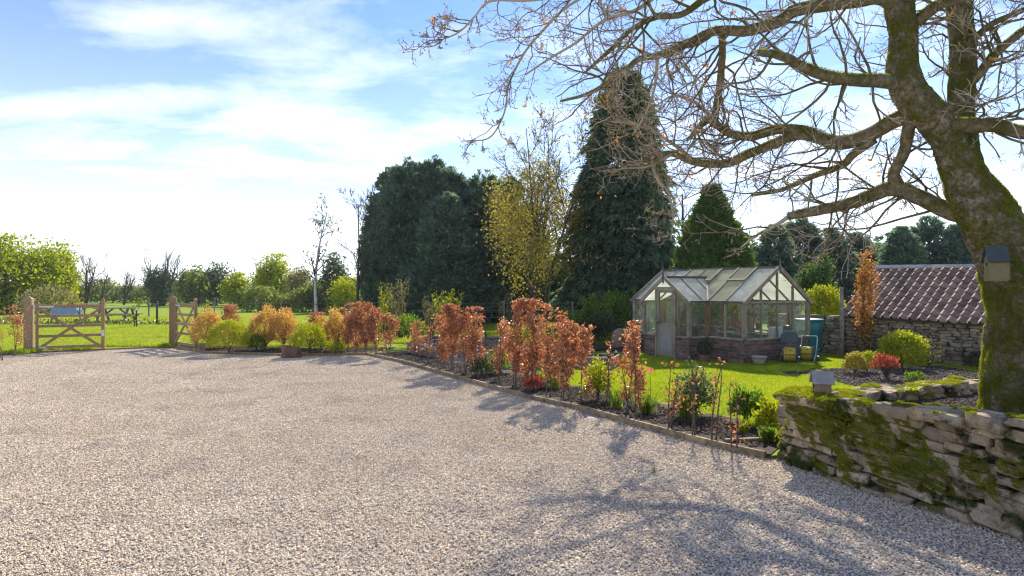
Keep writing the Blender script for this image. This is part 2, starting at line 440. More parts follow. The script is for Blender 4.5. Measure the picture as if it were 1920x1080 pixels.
M['stem'] = solid('sapling_stem', [(0.07, 0.055, 0.042), (0.13, 0.10, 0.075)], 8, 0.85, islvar=0.3)
M['trunk'] = solid('tree_trunk', [(0.06, 0.05, 0.04), (0.12, 0.10, 0.08)], 4, 0.95, 0.8, 20)
M['birch'] = solid('birch_bark', [(0.12, 0.10, 0.09), (0.55, 0.52, 0.48), (0.68, 0.65, 0.6)], 4, 0.8, 0.3, 20)
M['beech'] = leafy('beech_leaf', [(0.22, 0.082, 0.036), (0.38, 0.165, 0.072), (0.52, 0.26, 0.12), (0.62, 0.39, 0.23)], 0.42, 0.4, 2.0, 0.6, (1.2, 0.9, 0.65))
M['spirea'] = leafy('spirea_leaf', [(0.48, 0.27, 0.07), (0.62, 0.42, 0.13), (0.62, 0.52, 0.17)], 0.5, 0.5, 2.5, 0.2, (1.15, 1.0, 0.7))
M['yellowgreen'] = leafy('yellow_green_leaf', [(0.20, 0.26, 0.012), (0.36, 0.40, 0.020), (0.50, 0.50, 0.035)], 0.45, 0.5, 4.0)
M['fresh'] = leafy('fresh_leaf', [(0.08, 0.16, 0.015), (0.16, 0.26, 0.025), (0.26, 0.34, 0.05)], 0.5, 0.5, 3.0)
M['darkshrub'] = leafy('dark_shrub_leaf', [(0.025, 0.05, 0.014), (0.06, 0.095, 0.03), (0.14, 0.17, 0.06)], 0.3, 0.35, 3.0, 0.5)
M['variegated'] = leafy('variegated_leaf', [(0.05, 0.085, 0.03), (0.12, 0.16, 0.07), (0.38, 0.38, 0.22)], 0.35, 0.4, 5.0, 0.4)
M['lime'] = leafy('lime_leaf', [(0.20, 0.26, 0.010), (0.34, 0.39, 0.016), (0.46, 0.48, 0.03)], 0.5, 0.6, 0.5, 0.15)
M['hedge'] = leafy('hedge_leaf', [(0.11, 0.16, 0.035), (0.20, 0.25, 0.06), (0.30, 0.32, 0.11)], 0.45, 0.6, 0.3, 0.15)
M['hedgedark'] = leafy('ivy_leaf', [(0.06, 0.095, 0.055), (0.105, 0.145, 0.085), (0.16, 0.20, 0.12)], 0.3, 0.5, 0.4, 0.25)
M['pale'] = leafy('pale_bud_leaf', [(0.16, 0.16, 0.07), (0.26, 0.25, 0.12), (0.34, 0.30, 0.16)], 0.4, 0.6, 0.5, 0.15)
M['conifer'] = leafy('conifer_spray', [(0.085, 0.14, 0.095), (0.14, 0.21, 0.145), (0.30, 0.38, 0.27)], 0.42, 0.55, 0.9, 0.3, (1.1, 1.2, 0.9), 0.55)
M['conifer2'] = leafy('cedar_spray', [(0.085, 0.135, 0.075), (0.13, 0.19, 0.105), (0.21, 0.275, 0.16)], 0.42, 0.55, 0.9, 0.3, (1.1, 1.2, 0.85), 0.55)
M['thuja'] = leafy('thuja_spray', [(0.07, 0.125, 0.026), (0.11, 0.18, 0.04), (0.16, 0.24, 0.06)], 0.32, 0.55, 1.2, 0.25, None, 0.5)
M['olive'] = leafy('catkin_leaf', [(0.24, 0.20, 0.045), (0.37, 0.31, 0.065), (0.50, 0.45, 0.10)], 0.45, 0.6, 0.8, 0.2)
M['redleaf'] = leafy('red_leaf', [(0.24, 0.05, 0.035), (0.42, 0.11, 0.07), (0.50, 0.22, 0.13)], 0.42, 0.45, 3.0, 0.3, (1.2, 0.8, 0.6))
M['orangeleaf'] = leafy('orange_leaf', [(0.34, 0.15, 0.035), (0.50, 0.25, 0.05), (0.55, 0.36, 0.10)], 0.45, 0.5, 2.0, 0.3, (1.15, 0.95, 0.6))
M['pink'] = leafy('pink_petal', [(0.75, 0.12, 0.14), (0.85, 0.28, 0.28)], 0.35, 0.5, 3.0, 0.2, (1.1, 0.7, 0.7))
M['box'] = leafy('box_leaf', [(0.02, 0.04, 0.010), (0.04, 0.07, 0.016), (0.07, 0.11, 0.026)], 0.3, 0.4, 4.0, 0.4)
M['terracotta'] = solid('terracotta', [(0.20, 0.095, 0.06), (0.30, 0.15, 0.095)], 6, 0.85, 0.2, 40, objvar=0.2)
M['brownjar'] = solid('brown_jar', [(0.20, 0.14, 0.085), (0.29, 0.21, 0.14)], 5, 0.7, 0.2, 30)
M['palepot'] = solid('pale_pot', [(0.36, 0.33, 0.26), (0.48, 0.44, 0.36)], 6, 0.8, 0.1, 40)
M['teal'] = solid('teal_plastic', [(0.03, 0.15, 0.16), (0.04, 0.20, 0.21)], 3, 0.5, 0.05, 20)
M['yellow'] = solid('yellow_hose', [(0.62, 0.47, 0.06), (0.75, 0.60, 0.10)], 8, 0.45)
M['greyplastic'] = solid('slate_plastic', [(0.07, 0.09, 0.115), (0.10, 0.125, 0.15)], 6, 0.45)
M['paletube'] = solid('pale_blue_tube', [(0.40, 0.52, 0.55), (0.48, 0.6, 0.62)], 6, 0.35, metal=0.2)
M['white'] = solid('white_plastic', [(0.62, 0.62, 0.6), (0.75, 0.75, 0.72)], 6, 0.5)
M['blackplastic'] = solid('black_plastic', [(0.02, 0.022, 0.024), (0.04, 0.042, 0.045)], 6, 0.4)
M['bluecloth'] = solid('blue_cover', [(0.20, 0.31, 0.42), (0.30, 0.42, 0.52)], 3, 0.8, 0.3, 15)
M['slate'] = solid('slate_roof', [(0.05, 0.065, 0.068), (0.08, 0.095, 0.10)], 6, 0.75, 0.25, 40)
M['boxwood'] = solid('bird_box_wood', [(0.19, 0.15, 0.075), (0.29, 0.225, 0.13)], 6, 0.85, 0.3, 40, moss=((0.10, 0.11, 0.03), (0.16, 0.16, 0.05)), moss_lo=0.55, moss_hi=0.75)
M['redbox'] = solid('reddish_wood', [(0.23, 0.135, 0.085), (0.33, 0.21, 0.14)], 8, 0.8, 0.25, 40, objvar=0.1)
M['leadroof'] = solid('felt_roof', [(0.24, 0.23, 0.22), (0.34, 0.33, 0.32)], 10, 0.8, 0.3, 60)
M['hole'] = solid('dark_hole', [(0.008, 0.008, 0.008), (0.012, 0.012, 0.012)], 5, 0.95)
M['stump'] = solid('stump_bark', [(0.10, 0.058, 0.038), (0.20, 0.125, 0.085), (0.26, 0.17, 0.12)], 7, 0.9, 1.2, 18, stretch=(9, 9, 2))
M['stumptop'] = solid('stump_cut', [(0.22, 0.15, 0.10), (0.34, 0.25, 0.175)], 14, 0.85, 0.4, 30)
M['path'] = solid('path_gravel', [(0.10, 0.097, 0.093), (0.18, 0.175, 0.168)], 60, 0.95, 0.5, 60, islvar=0.4, spec=0.05)
M['hill'] = solid('far_hill', [(0.07, 0.10, 0.05), (0.11, 0.14, 0.07)], 0.02, 1.0, spec=0.05)
M['wire'] = solid('wire', [(0.25, 0.25, 0.25), (0.35, 0.35, 0.35)], 6, 0.5, metal=0.6)
# ------------------------------------------------------------------ the setting: ground, drive, lawn, beds
LZ = 0.05                      # lawn level above the gravel
KERB_A = [(-15.0, 13.2), (-13.9, 15.3), (-13.35, 17.55)]                       # left of the gates
GATE_LINE = [(-13.35, 17.55), (-10.25, 19.35)]
KERB_B = [(-10.25, 19.3), (-9.2, 18.3), (-8.35, 17.5), (-6.0, 16.85), (-3.85, 17.05)]
KERB_C = [(-3.85, 17.05), (-2.7, 15.43), (-1.05, 12.56), (0.22, 10.43), (0.95, 9.47), (1.69, 8.15), (2.05, 7.55), (2.38, 7.10), (2.70, 6.68)]
WALL_F = [(2.78, 6.55), (3.16, 5.55), (3.66, 4.45), (4.35, 3.1)]              # foot of the dry stone wall, facing the drive
WALL_B = [(3.25, 7.15), (4.6, 7.95), (6.4, 8.75), (7.6, 9.0)]

def sheet(name, pts, z, mat, label=None):
    P = [Vector((p[0], p[1], z)) for p in pts]
    tr = tessellate_polygon([P])
    tr = [t if (P[t[1]] - P[t[0]]).cross(P[t[2]] - P[t[0]]).z > 0 else (t[0], t[2], t[1]) for t in tr]
    o = link(name, mesh_np(name, [tuple(p) for p in P], tr, None, mat))
    return tag(o, kind='structure')

sheet('ground', [(-1400, -60), (1400, -60), (1400, 1400), (-1400, 1400)], -0.06, M['lawn'])
DRIVE = [(-40, -8), (9, -8), (5.6, 2.0)] + WALL_F[::-1] + KERB_C[::-1] + KERB_B[::-1] + GATE_LINE[::-1][1:] + KERB_A[::-1] + [(-40, 12.0)]
sheet('gravel_drive', DRIVE, 0.0, M['gravel_base'])
LAWN = [(-400, 12.0), (-40, 12.0)] + KERB_A + GATE_LINE[1:] + KERB_B[1:] + KERB_C[1:] + [(2.95, 6.75)] + [(3.6, 5.6), (5.6, 2.0), (60, 2.0), (400, 30), (400, 900), (-400, 900)]
sheet('lawn', LAWN, LZ, M['lawn'])
BED_A = KERB_B + [(-3.4, 18.9), (-6.2, 18.6), (-8.4, 19.4), (-9.6, 20.4)]
BED_B = KERB_C + [(3.2, 7.4), (3.0, 8.5), (2.35, 9.5), (1.7, 10.5), (0.95, 11.8), (-0.1, 13.4), (-1.6, 15.6), (-2.9, 17.9)]
BED_L = [(-15.0, 13.2), (-13.9, 15.3), (-13.35, 17.55), (-14.0, 18.3), (-16.5, 15.6), (-17, 13.2)]
g_ = lambda px, py: tuple(ground(px, py, LZ))[:2]
BED_S = [g_(1470, 699), g_(1560, 691), g_(1650, 687), g_(1780, 690), g_(1850, 700), g_(1870, 738), g_(1760, 742), g_(1680, 738), g_(1600, 722), g_(1540, 708)]
PATH = [(-2.55, 17.2), (-1.5, 15.5), (-0.2, 13.55), (0.55, 12.6), (0.9, 14.4), (-0.6, 17.6), (-1.6, 19.2)]
sheet('planting_bed', BED_A, LZ + 0.012, M['soil'])
sheet('planting_bed', BED_B, LZ + 0.012, M['soil'])
sheet('planting_bed', BED_L, LZ + 0.012, M['soil'])
sheet('planting_bed', BED_S, LZ + 0.008, M['drysoil'])
sheet('path', PATH, LZ + 0.006, M['path'])
# soil held behind the dry stone wall, under the tree
PLANTER = [(3.05, 6.7), (3.45, 5.65), (3.95, 4.55), (4.6, 3.3), (9.0, 3.3), (9.0, 9.1), (7.6, 8.9), (6.4, 8.65), (4.6, 7.85), (3.35, 7.1)]
sheet('planter_soil', PLANTER, 0.40, M['soil'])

# low hill on the horizon
hx = np.linspace(-900, 900, 61); hz = 3.0 + 2.2 * np.sin(hx * 0.006 + 1) + 1.2 * np.sin(hx * 0.019) + (np.abs(hx) > 800) * -3
hg = Geo()
n_ = len(hx)
V_ = np.concatenate([np.stack([hx, np.full(n_, 420.0), np.full(n_, -1.0)], 1), np.stack([hx, np.full(n_, 520.0), hz + 1.8], 1), np.stack([hx, np.full(n_, 700.0), np.full(n_, -2.0)], 1)])
hg.add(V_, None, [[r * n_ + i, r * n_ + i + 1, (r + 1) * n_ + i + 1, (r + 1) * n_ + i] for r in (0, 1) for i in range(n_ - 1)])
tag(hg.obj('hill', M['hill'], smooth=True), kind='structure')

# ------------------------------------------------------------------ scattered stuff: tiles of stones, blades or chips laid over an area
def scatter(name, tiles, pts, mat, label, cat, zs=1.0, smin=1.0, smax=1.0):
    G = Geo(); tid = [np.zeros(len(pts), np.int32)]
    G.add(pts)
    for i, (V, T) in enumerate(tiles):
        G.add(V, T); tid.append(np.full(len(V), i + 1, np.int32))
    V, T, Q = G.arrays()
    # mesh_np without validate dropping loose verts
    me = mesh_np(name, V, T, Q, mat)
    a = me.attributes.new('tile_id', 'INT', 'POINT'); a.data.foreach_set('value', np.concatenate(tid))
    o = link(name, me)
    ng = bpy.data.node_groups.new(name + '_nodes', 'GeometryNodeTree')
    ng.interface.new_socket('Geometry', in_out='INPUT', socket_type='NodeSocketGeometry')
    ng.interface.new_socket('Geometry', in_out='OUTPUT', socket_type='NodeSocketGeometry')
    N, L = ng.nodes, ng.links
    gi = N.new('NodeGroupInput'); go = N.new('NodeGroupOutput')
    at_ = N.new('GeometryNodeInputNamedAttribute'); at_.data_type = 'INT'; at_.inputs['Name'].default_value = 'tile_id'
    def part(k):
        c = N.new('FunctionNodeCompare'); c.data_type = 'INT'; c.operation = 'EQUAL'
        L.new(at_.outputs['Attribute'], c.inputs['A'] if c.inputs['A'].type == 'INT' else c.inputs[2])
        (c.inputs[3]).default_value = k
        s = N.new('GeometryNodeSeparateGeometry'); s.domain = 'POINT'
        L.new(gi.outputs[0], s.inputs['Geometry']); L.new(c.outputs[0], s.inputs['Selection'])
        return s.outputs['Selection']
    jn = N.new('GeometryNodeJoinGeometry')
    for k in range(len(tiles)):
        gti = N.new('GeometryNodeGeometryToInstance'); L.new(part(k + 1), gti.inputs[0]); L.new(gti.outputs[0], jn.inputs[0])
    iop = N.new('GeometryNodeInstanceOnPoints')
    L.new(part(0), iop.inputs['Points']); L.new(jn.outputs[0], iop.inputs['Instance'])
    iop.inputs['Pick Instance'].default_value = True
    ri = N.new('FunctionNodeRandomValue'); ri.data_type = 'INT'; ri.inputs[4].default_value = 0; ri.inputs[5].default_value = len(tiles) - 1
    L.new(ri.outputs[2], iop.inputs['Instance Index'])
    rr = N.new('FunctionNodeRandomValue'); rr.data_type = 'INT'; rr.inputs[4].default_value = 0; rr.inputs[5].default_value = 3; rr.inputs['Seed'].default_value = 7
    mu = N.new('ShaderNodeMath'); mu.operation = 'MULTIPLY'; mu.inputs[1].default_value = math.pi / 2; L.new(rr.outputs[2], mu.inputs[0])
    cx = N.new('ShaderNodeCombineXYZ'); L.new(mu.outputs[0], cx.inputs[2])
    L.new(cx.outputs[0], iop.inputs['Rotation'])
    rs = N.new('FunctionNodeRandomValue'); rs.data_type = 'FLOAT'; rs.inputs[2].default_value = smin; rs.inputs[3].default_value = smax; rs.inputs['Seed'].default_value = 3
    L.new(rs.outputs[1], iop.inputs['Scale'])
    L.new(iop.outputs[0], go.inputs[0])
    md = o.modifiers.new('scatter', 'NODES'); md.node_group = ng
    return tag(o, label, cat, kind='stuff')

def stone_tile(size, n, rmin, rmax, flat=0.7, zoff=0.0):
    c = np.stack([rng.uniform(-size / 2, size / 2, n), rng.uniform(-size / 2, size / 2, n), rng.uniform(0, 0.008, n) + zoff], 1)
    r = rng.uniform(rmin, rmax, n) ** 1.0
    base = np.array([[1, 0, 0], [0, 1, 0], [-1, 0, 0], [0, -1, 0], [0.1, 0.1, 0.9], [0, 0, -0.8]], float)
    v = base[None] * r[:, None, None] * rng.uniform(0.65, 1.25, (n, 6, 3)) + rng.normal(size=(n, 6, 3)) * r[:, None, None] * 0.16
    v[:, :, 2] *= flat
    a = rng.uniform(0, 6.28, n); ca, sa = np.cos(a)[:, None], np.sin(a)[:, None]
    tl = rng.normal(size=n) * 0.4; ct, st = np.cos(tl)[:, None], np.sin(tl)[:, None]
    y = v[:, :, 1] * ct - v[:, :, 2] * st; z = v[:, :, 1] * st + v[:, :, 2] * ct
    x = v[:, :, 0]
    v = np.stack([x * ca - y * sa, x * sa + y * ca, z], -1) + c[:, None, :]
    f = np.array([[0, 1, 4], [1, 2, 4], [2, 3, 4], [3, 0, 4], [1, 0, 5], [2, 1, 5], [3, 2, 5], [0, 3, 5]])
    T = (np.arange(n)[:, None, None] * 6 + f[None]).reshape(-1, 3)
    return v.reshape(-1, 3), T
def grass_tile(size, n, hmin, hmax, w, lean=0.5):
    p = np.stack([rng.uniform(-size / 2, size / 2, n), rng.uniform(-size / 2, size / 2, n), np.zeros(n)], 1)
    h = rng.uniform(hmin, hmax, n); a = rng.uniform(0, 6.28, n); l = rng.uniform(0.1, lean, n) * h
    d = np.stack([np.cos(a), np.sin(a), np.zeros(n)], 1); s = np.stack([-np.sin(a), np.cos(a), np.zeros(n)], 1) * (w * rng.uniform(0.6, 1.3, n))[:, None]
    up = np.array([0, 0, 1.0])
    mid = p + up * (h * 0.6)[:, None] + d * (l * 0.35)[:, None]; tip = p + up * h[:, None] + d * l[:, None]
    V = np.stack([p - s, p + s, mid + s * 0.7, mid - s * 0.7, tip], 1).reshape(-1, 3)
    f = np.array([[0, 1, 2], [0, 2, 3], [3, 2, 4]])
    return V, (np.arange(n)[:, None, None] * 5 + f[None]).reshape(-1, 3)
def grid_pts(x0, x1, y0, y1, step, z, keep):
    X, Y = np.meshgrid(np.arange(x0, x1, step) + step / 2, np.arange(y0, y1, step) + step / 2)
    X = X.ravel(); Y = Y.ravel(); k = keep(X, Y)
    return np.stack([X[k], Y[k], np.full(k.sum(), z)], 1)
def in_view(x, y, m=0.9):
    return (y > 3.2) & (np.abs(x) < 0.82 * y + m)

S_ = 1.2
tiles = [stone_tile(S_, 7200, 0.0058, 0.0125) for _ in range(4)]
pts = grid_pts(-17, 7, 2.8, 21, S_, 0.004, lambda x, y: inside([(-40, -8), (9, -8), (5.6, 2.0), (4.7, 3.2), (4.1, 4.4), (3.6, 5.8), (3.1, 7.2), (1.4, 9.6), (-2.9, 16.6), (-4.0, 17.6), (-6.1, 17.4), (-8.6, 18.1), (-10.2, 19.8), (-13.6, 18.2), (-14.4, 15.4), (-40, 12.0)], x, y) & in_view(x, y, 1.5))
scatter('gravel', tiles, pts, M['gravel'], 'pale pinkish grey gravel covering the drive', 'gravel')
pts = grid_pts(-4, 2, 12, 20, 0.4, LZ + 0.008, lambda x, y: inside(PATH, x, y))
scatter('path_chippings', [stone_tile(0.4, 700, 0.007, 0.014) for _ in range(2)], pts, M['path'], 'grey stone chippings on the path behind the beech hedge', 'gravel')
# mulch on the beds
tiles = [stone_tile(0.2, 110, 0.008, 0.026, 0.45) for _ in range(4)]
def in_beds(x, y):
    r = np.zeros(x.shape, bool)
    for b in (BED_A, BED_B, BED_L):
        k = inside(b, x, y)
        for dx in (-0.14, 0.14):
            for dy in (-0.14, 0.14): k &= inside(b, x + dx, y + dy)
        r |= k
    return r
pts = grid_pts(-17, 4, 6, 21, 0.2, LZ + 0.014, lambda x, y: in_beds(x, y))
pts = np.concatenate([pts, grid_pts(3, 8, 3.4, 9.2, 0.2, 0.405, lambda x, y: inside(PLANTER, x, y))])
scatter('mulch', tiles, pts, M['mulch'], 'dark bark mulch and soil crumbs on the planting beds', 'mulch')
tiles = [stone_tile(0.4, 110, 0.010, 0.034, 0.55) for _ in range(3)]
pts = grid_pts(4, 12, 9, 16, 0.4, LZ + 0.010, lambda x, y: inside(BED_S, x, y))
scatter('soil_clods', tiles, pts, M['drysoil'], 'dry grey soil clods on the round bed by the shed', 'soil')
# mown grass: short on the garden lawn, longer beyond the gates
EXCL = []
RAISED = [(-1.95, 18.0, 2.6, 1.3, 0.30), (0.35, 16.5, 2.6, 1.2, 0.28), (1.55, 14.15, 1.5, 0.9, 0.26), (2.6, 18.6, 1.7, 1.0, 0.2)]
def lawn_ok(x, y):
    k = inside(LAWN, x, y) & ~inside(BED_A, x, y) & ~inside(BED_B, x, y) & ~inside(BED_S, x, y) & ~inside(PATH, x, y) & ~inside(PLANTER, x, y) & in_view(x, y, 0.6)
    lx = (x - 5.37) * 0.875 + (y - 14.8) * 0.484; ly = -(x - 5.37) * 0.484 + (y - 14.8) * 0.875
    k &= ~((lx > -0.05) & (lx < 2.3) & (ly > -0.05) & (ly < 3.95)) & ~((lx > -0.68) & (lx <= 0) & (ly > 1.05) & (ly < 2.8))
    return k
tiles = [grass_tile(0.5, 1500, 0.018, 0.042, 0.0032, 0.8) for _ in range(4)]
pts = grid_pts(-1, 12, 6.8, 19, 0.5, LZ, lambda x, y: lawn_ok(x, y))
scatter('lawn_grass', tiles, pts, M['grass'], 'short mown bright green grass of the garden lawn', 'grass')
tiles = [grass_tile(1.0, 2600, 0.05, 0.13, 0.006, 0.9) for _ in range(4)]
pts = grid_pts(-26, 3, 15, 38, 1.0, LZ, lambda x, y: lawn_ok(x, y) & ((x < -4.2) | (y > 20.0)))
scatter('meadow_grass', tiles, pts, M['grass'], 'longer bright green grass of the field beyond the gates', 'grass')
# ------------------------------------------------------------------ timber edging
def edging(name, label, pts, h=0.082, w=0.042, z0=-0.03):
    o = thing(name, label, 'edging', (pts[0][0], pts[0][1], 0))
    b = np.array([pts[0][0], pts[0][1], 0])
    for p, q in zip(pts[:-1], pts[1:]):
        p = np.array([*p, 0.0]); q = np.array([*q, 0.0]); d = q - p; L = np.linalg.norm(d); k = max(1, round(L / 2.4)); d /= L
        for i in range(k):
            a = p + d * (L * i / k + 0.003); e = p + d * (L * (i + 1) / k - 0.003)
            dz = rng.uniform(-0.006, 0.006)
            G = Geo(); m = (h + z0) / 2 + 0.0
            G.beam(a - b + (0, 0, z0 / 2 + h / 2 + dz), e - b + (0, 0, z0 / 2 + h / 2 + rng.uniform(-.006, .006)), w, h - z0)
            G.obj('board', M['edging'], o)
    return o
edging('timber_edging', 'timber board edging in front of the yellow and orange shrubs between gate and stump', KERB_B)
edging('timber_edging', 'long diagonal timber edging between the gravel and the copper beech hedge', KERB_C[:-1] + [(2.66, 6.72)])
edging('timber_edging', 'timber edging curving away at the far left beside the gate post', KERB_A)
edging('timber_edging', 'flush timber sill across the gateway between the two gate posts', GATE_LINE, 0.055, 0.08)
edging('timber_edging', 'short timber board between the mulch and the end of the stone wall', [(2.40, 7.22), (3.0, 7.3)], 0.10, 0.05)

# ------------------------------------------------------------------ gates
def gate_post(x, y, rz, label, s=0.19, h=1.55):
    G = Geo()
    b = 0.018
    def ring(hw, z): return [(-hw, -hw, z), (hw, -hw, z), (hw, hw, z), (-hw, hw, z)]
    V = ring(s / 2, 0) + ring(s / 2, h - 0.05) + ring(s / 2 - b, h - 0.03) + [(0, 0, h + 0.035)]
    Q = [[4 * k + i, 4 * k + (i + 1) % 4, 4 * k + 4 + (i + 1) % 4, 4 * k + 4 + i] for k in (0, 1) for i in range(4)]
    G.add(V, [[8 + i, 8 + (i + 1) % 4, 12] for i in range(4)], Q)
    o = G.obj('gate_post', M['gatewood'], None, loc=(x, y, -0.0), rot=(0, 0, rz))
    return tag(o, label, 'gate post', 'gate posts')
gate_post(-13.30, 17.62, R(18), 'stout square timber gate post at the far left hanging the closed gate')
gate_post(-10.28, 19.40, R(24), 'square timber gate post left of the orange shrubs hanging the open gate')

def gate(p, q, label, flip=1):
    p = np.array(p, float); q = np.array(q, float); d = q - p; L = np.linalg.norm(d); rz = math.atan2(d[1], d[0])
    o = thing('field_gate', label, 'gate', (p[0], p[1], 0.0), rz, 'pair of timber field gates')
    z0, z1 = 0.09, 1.33
    G = Geo(); G.box(0, 0.075, -0.035, 0.035, z0 - 0.03, z1 + 0.05); G.obj('hanging_stile', M['gatewood'], o)
    G = Geo(); G.box(L - 0.085, L, -0.036, 0.036, z0 - 0.05, z1 + 0.14)
    G.prism([(L - 0.085, -0.036, z1 + 0.14), (L, -0.036, z1 + 0.14), (L - 0.042, -0.036, z1 + 0.175)], (0, 0.072, 0)); G.obj('closing_stile', M['gatewood'], o)
    for i, z in enumerate((z1 - 0.045, 1.02, 0.74, 0.46, 0.155)):
        hh = 0.10 if i == 0 else 0.075
        G = Geo(); G.box(0.076, L - 0.086, -0.026, 0.026, z - hh / 2, z + hh / 2); G.obj('rail', M['gatewood'], o)
    for a, b, yy in (((0.08, z1 - 0.10), (L - 0.09, 0.13), -0.042 * flip), ((0.08, 0.13), (L - 0.09, z1 - 0.10), 0.042 * flip)):
        G = Geo(); G.beam((a[0], yy, a[1]), (b[0], yy, b[1]), 0.028, 0.075); G.obj('brace', M['gatewood'], o)
    hd = math.cos(0)
    G = Geo(); G.box(-0.10, 0.42, -0.034, -0.0265, z1 - 0.07, z1 - 0.025); G.tube([(-0.06, -0.03, z1 - 0.11), (-0.06, -0.03, z1 + 0.015)], 0.016, 8); G.obj('hinge', M['galv'], o)
    G = Geo(); G.box(-0.10, 0.25, -0.034, -0.0265, 0.13, 0.17); G.obj('hinge', M['galv'], o)
    G = Geo(); G.tube([(L - 0.40, 0.0, z1 + 0.03), (L - 0.40, 0.0, z1 + 0.055), (L - 0.05, 0, z1 + 0.055), (L - 0.05, 0.0, z1 + 0.02)], 0.012, 6); G.obj('latch', M['galv'], o)
    G = Geo(); G.box(L - 0.075, L - 0.01, -0.05, -0.037, 0.42, 0.60); G.obj('catch_plate', M['galv'], o)
    return o
gate((-13.16, 17.68), (-11.72, 18.42), 'closed timber five-bar gate with crossed braces beside the far left post')
gate((-10.16, 19.32), (-9.02, 18.28), 'open narrow-looking timber gate swung towards the gravel by the orange shrubs', -1)

# ------------------------------------------------------------------ sawn log by the kerb
def stump():
    o = thing('log_stump', 'split reddish log stump standing on the gravel against the timber edging', 'log', (ground(546, 671)[0], ground(546, 671)[1], 0.0), R(10))
    G = Geo(); n = 28
    a = np.arange(n) * 2 * math.pi / n
    rr = 0.225 * (1 + 0.09 * np.sin(2 * a + 1) + 0.06 * np.sin(5 * a) + 0.04 * rng.normal(size=n))
    rr[7] *= 0.62; rr[20] *= 0.8; rr[21] *= 0.75
    rings = []
    for k, (z, s) in enumerate(((0, 1.06), (0.08, 1.0), (0.18, 0.98), (0.30, 1.0))):
        zz_ = np.full(n, z) + (0.05 * np.cos(a + 2.6) if k == 3 else 0)
        rings.append(np.stack([rr * s * np.cos(a), rr * s * 0.8 * np.sin(a), zz_], 1) + rng.normal(size=(n, 3)) * 0.006)
    G.add(np.concatenate(rings), None, [[k * n + i, k * n + (i + 1) % n, (k + 1) * n + (i + 1) % n, (k + 1) * n + i] for k in range(3) for i in range(n)])
    G.obj('bark', M['stump'], o)
    top = rings[3]; c = top.mean(0) + (0, 0, 0.01)
    T = Geo(); T.add(np.concatenate([top + (0, 0, 0.001), c[None]]), [[i, (i + 1) % n, n] for i in range(n)]); T.obj('cut_top', M['stumptop'], o)
stump()

# ------------------------------------------------------------------ T-shaped greenhouse
GH = thing('greenhouse', 'T-shaped timber greenhouse on a low brick base with finials', 'greenhouse', (5.37, 14.8, LZ), math.atan2(0.484, 0.875))
W_, L_, EV, RG, SILL = 2.25, 3.88, 1.42, 2.23, 0.535
Y0, Y1, XP = 1.123, 2.753, -0.62           # the porch wing
YC = (Y0 + Y1) / 2; WRG = EV + (RG - EV) / (W_ / 2) * (Y1 - Y0) / 2; XR = (Y1 - Y0) / 2
def gpart(name, G, mat, par=None): return G.obj(name, M[mat], par or GH)
# brick base: mortar core and single bricks
DW = 0.31                                   # half the doorway
segs = [((0, 0), (0, Y0), 1), ((0, Y0), (XP, Y0), 1), ((XP, Y0), (XP, YC - DW), 1), ((XP, YC + DW), (XP, Y1), 1), ((XP, Y1), (0, Y1), 0), ((0, Y1), (0, L_), 1),
        ((0, L_), (W_, L_), 0), ((W_, L_), (W_, 0), 0), ((W_, 0), (0, 0), 1)]
base = Geo()
brick_var = []
for k in range(3):
    G = Geo(); h = np.array([0.1075, 0.0055, 0.0325])
    v = np.array([(sx, sy, sz) for sz in (-1, 1) for sx, sy in ((-1, -1), (1, -1), (1, 1), (-1, 1))], float) * h + rng.normal(size=(8, 3)) * 0.0012
    G.add(v, None, Geo.BQ); brick_var.append(G.mesh('brick', M['brick']))
half_var = []
for k in range(2):
    G = Geo(); h = np.array([0.051, 0.0055, 0.0325]); v = np.array([(sx, sy, sz) for sz in (-1, 1) for sx, sy in ((-1, -1), (1, -1), (1, 1), (-1, 1))], float) * h + rng.normal(size=(8, 3)) * 0.001
    G.add(v, None, Geo.BQ); half_var.append(G.mesh('brick', M['brick']))
core_parts = []
for (a, b, vis) in segs:
    a = np.array(a, float); b = np.array(b, float); d = b - a; ln = np.linalg.norm(d); t = d / ln; nrm = np.array([-t[1], t[0]])   # path runs so that the outside is on the right-hand/left-hand side
    # outside direction: away from the greenhouse middle
    mid = (a + b) / 2; cc = np.array([W_ * 0.45, YC]); out = nrm if np.dot(nrm, mid - cc) > 0 else -nrm
    if abs(a[0] - b[0]) > 0.3 and mid[0] < 0: out = np.array([0, -1.0]) if mid[1] < YC else np.array([0, 1.0])
    c0 = a - out * 0.10; 
    e = 0.0
    G = Geo(); pa = a - t * e; pb = b + t * e
    G.prism([(pa[0], pa[1], -0.05), (pb[0], pb[1], -0.05), (pb[0] - out[0] * 0.1, pb[1] - out[1] * 0.1, -0.05), (pa[0] - out[0] * 0.1, pa[1] - out[1] * 0.1, -0.05)], (0, 0, SILL + 0.04 - 0.003 * rng.uniform(0, 3)))
    gpart('base_wall', G, 'mortar')
    if vis:
        for row in range(7):
            z = 0.038 + row * 0.0755; x = 0.0 if row % 2 == 0 else -0.1125
            while x < ln - 0.03:
                x0 = max(x, 0.0); x1 = min(x + 0.215, ln)
                wd = x1 - x0
                if wd > 0.06:
                    full = wd > 0.2
                    me = random.choice(brick_var) if full else random.choice(half_var)
                    c = a + t * (x0 + wd / 2) + out * 0.002
                    o = link('brick', me, GH, (c[0], c[1], z), (0, 0, math.atan2(t[1], t[0])), (wd / 0.215 if full else wd / 0.102, 1, 1))
                x += 0.2265
    G = Geo(); aa = a + out * 0.02 ; bb = b + out * 0.02
    G.beam((aa[0], aa[1], SILL + 0.018), (bb[0], bb[1], SILL + 0.018), 0.10, 0.035 + 0.001 * rng.uniform(0, 1)); gpart('sill', G, 'frame')
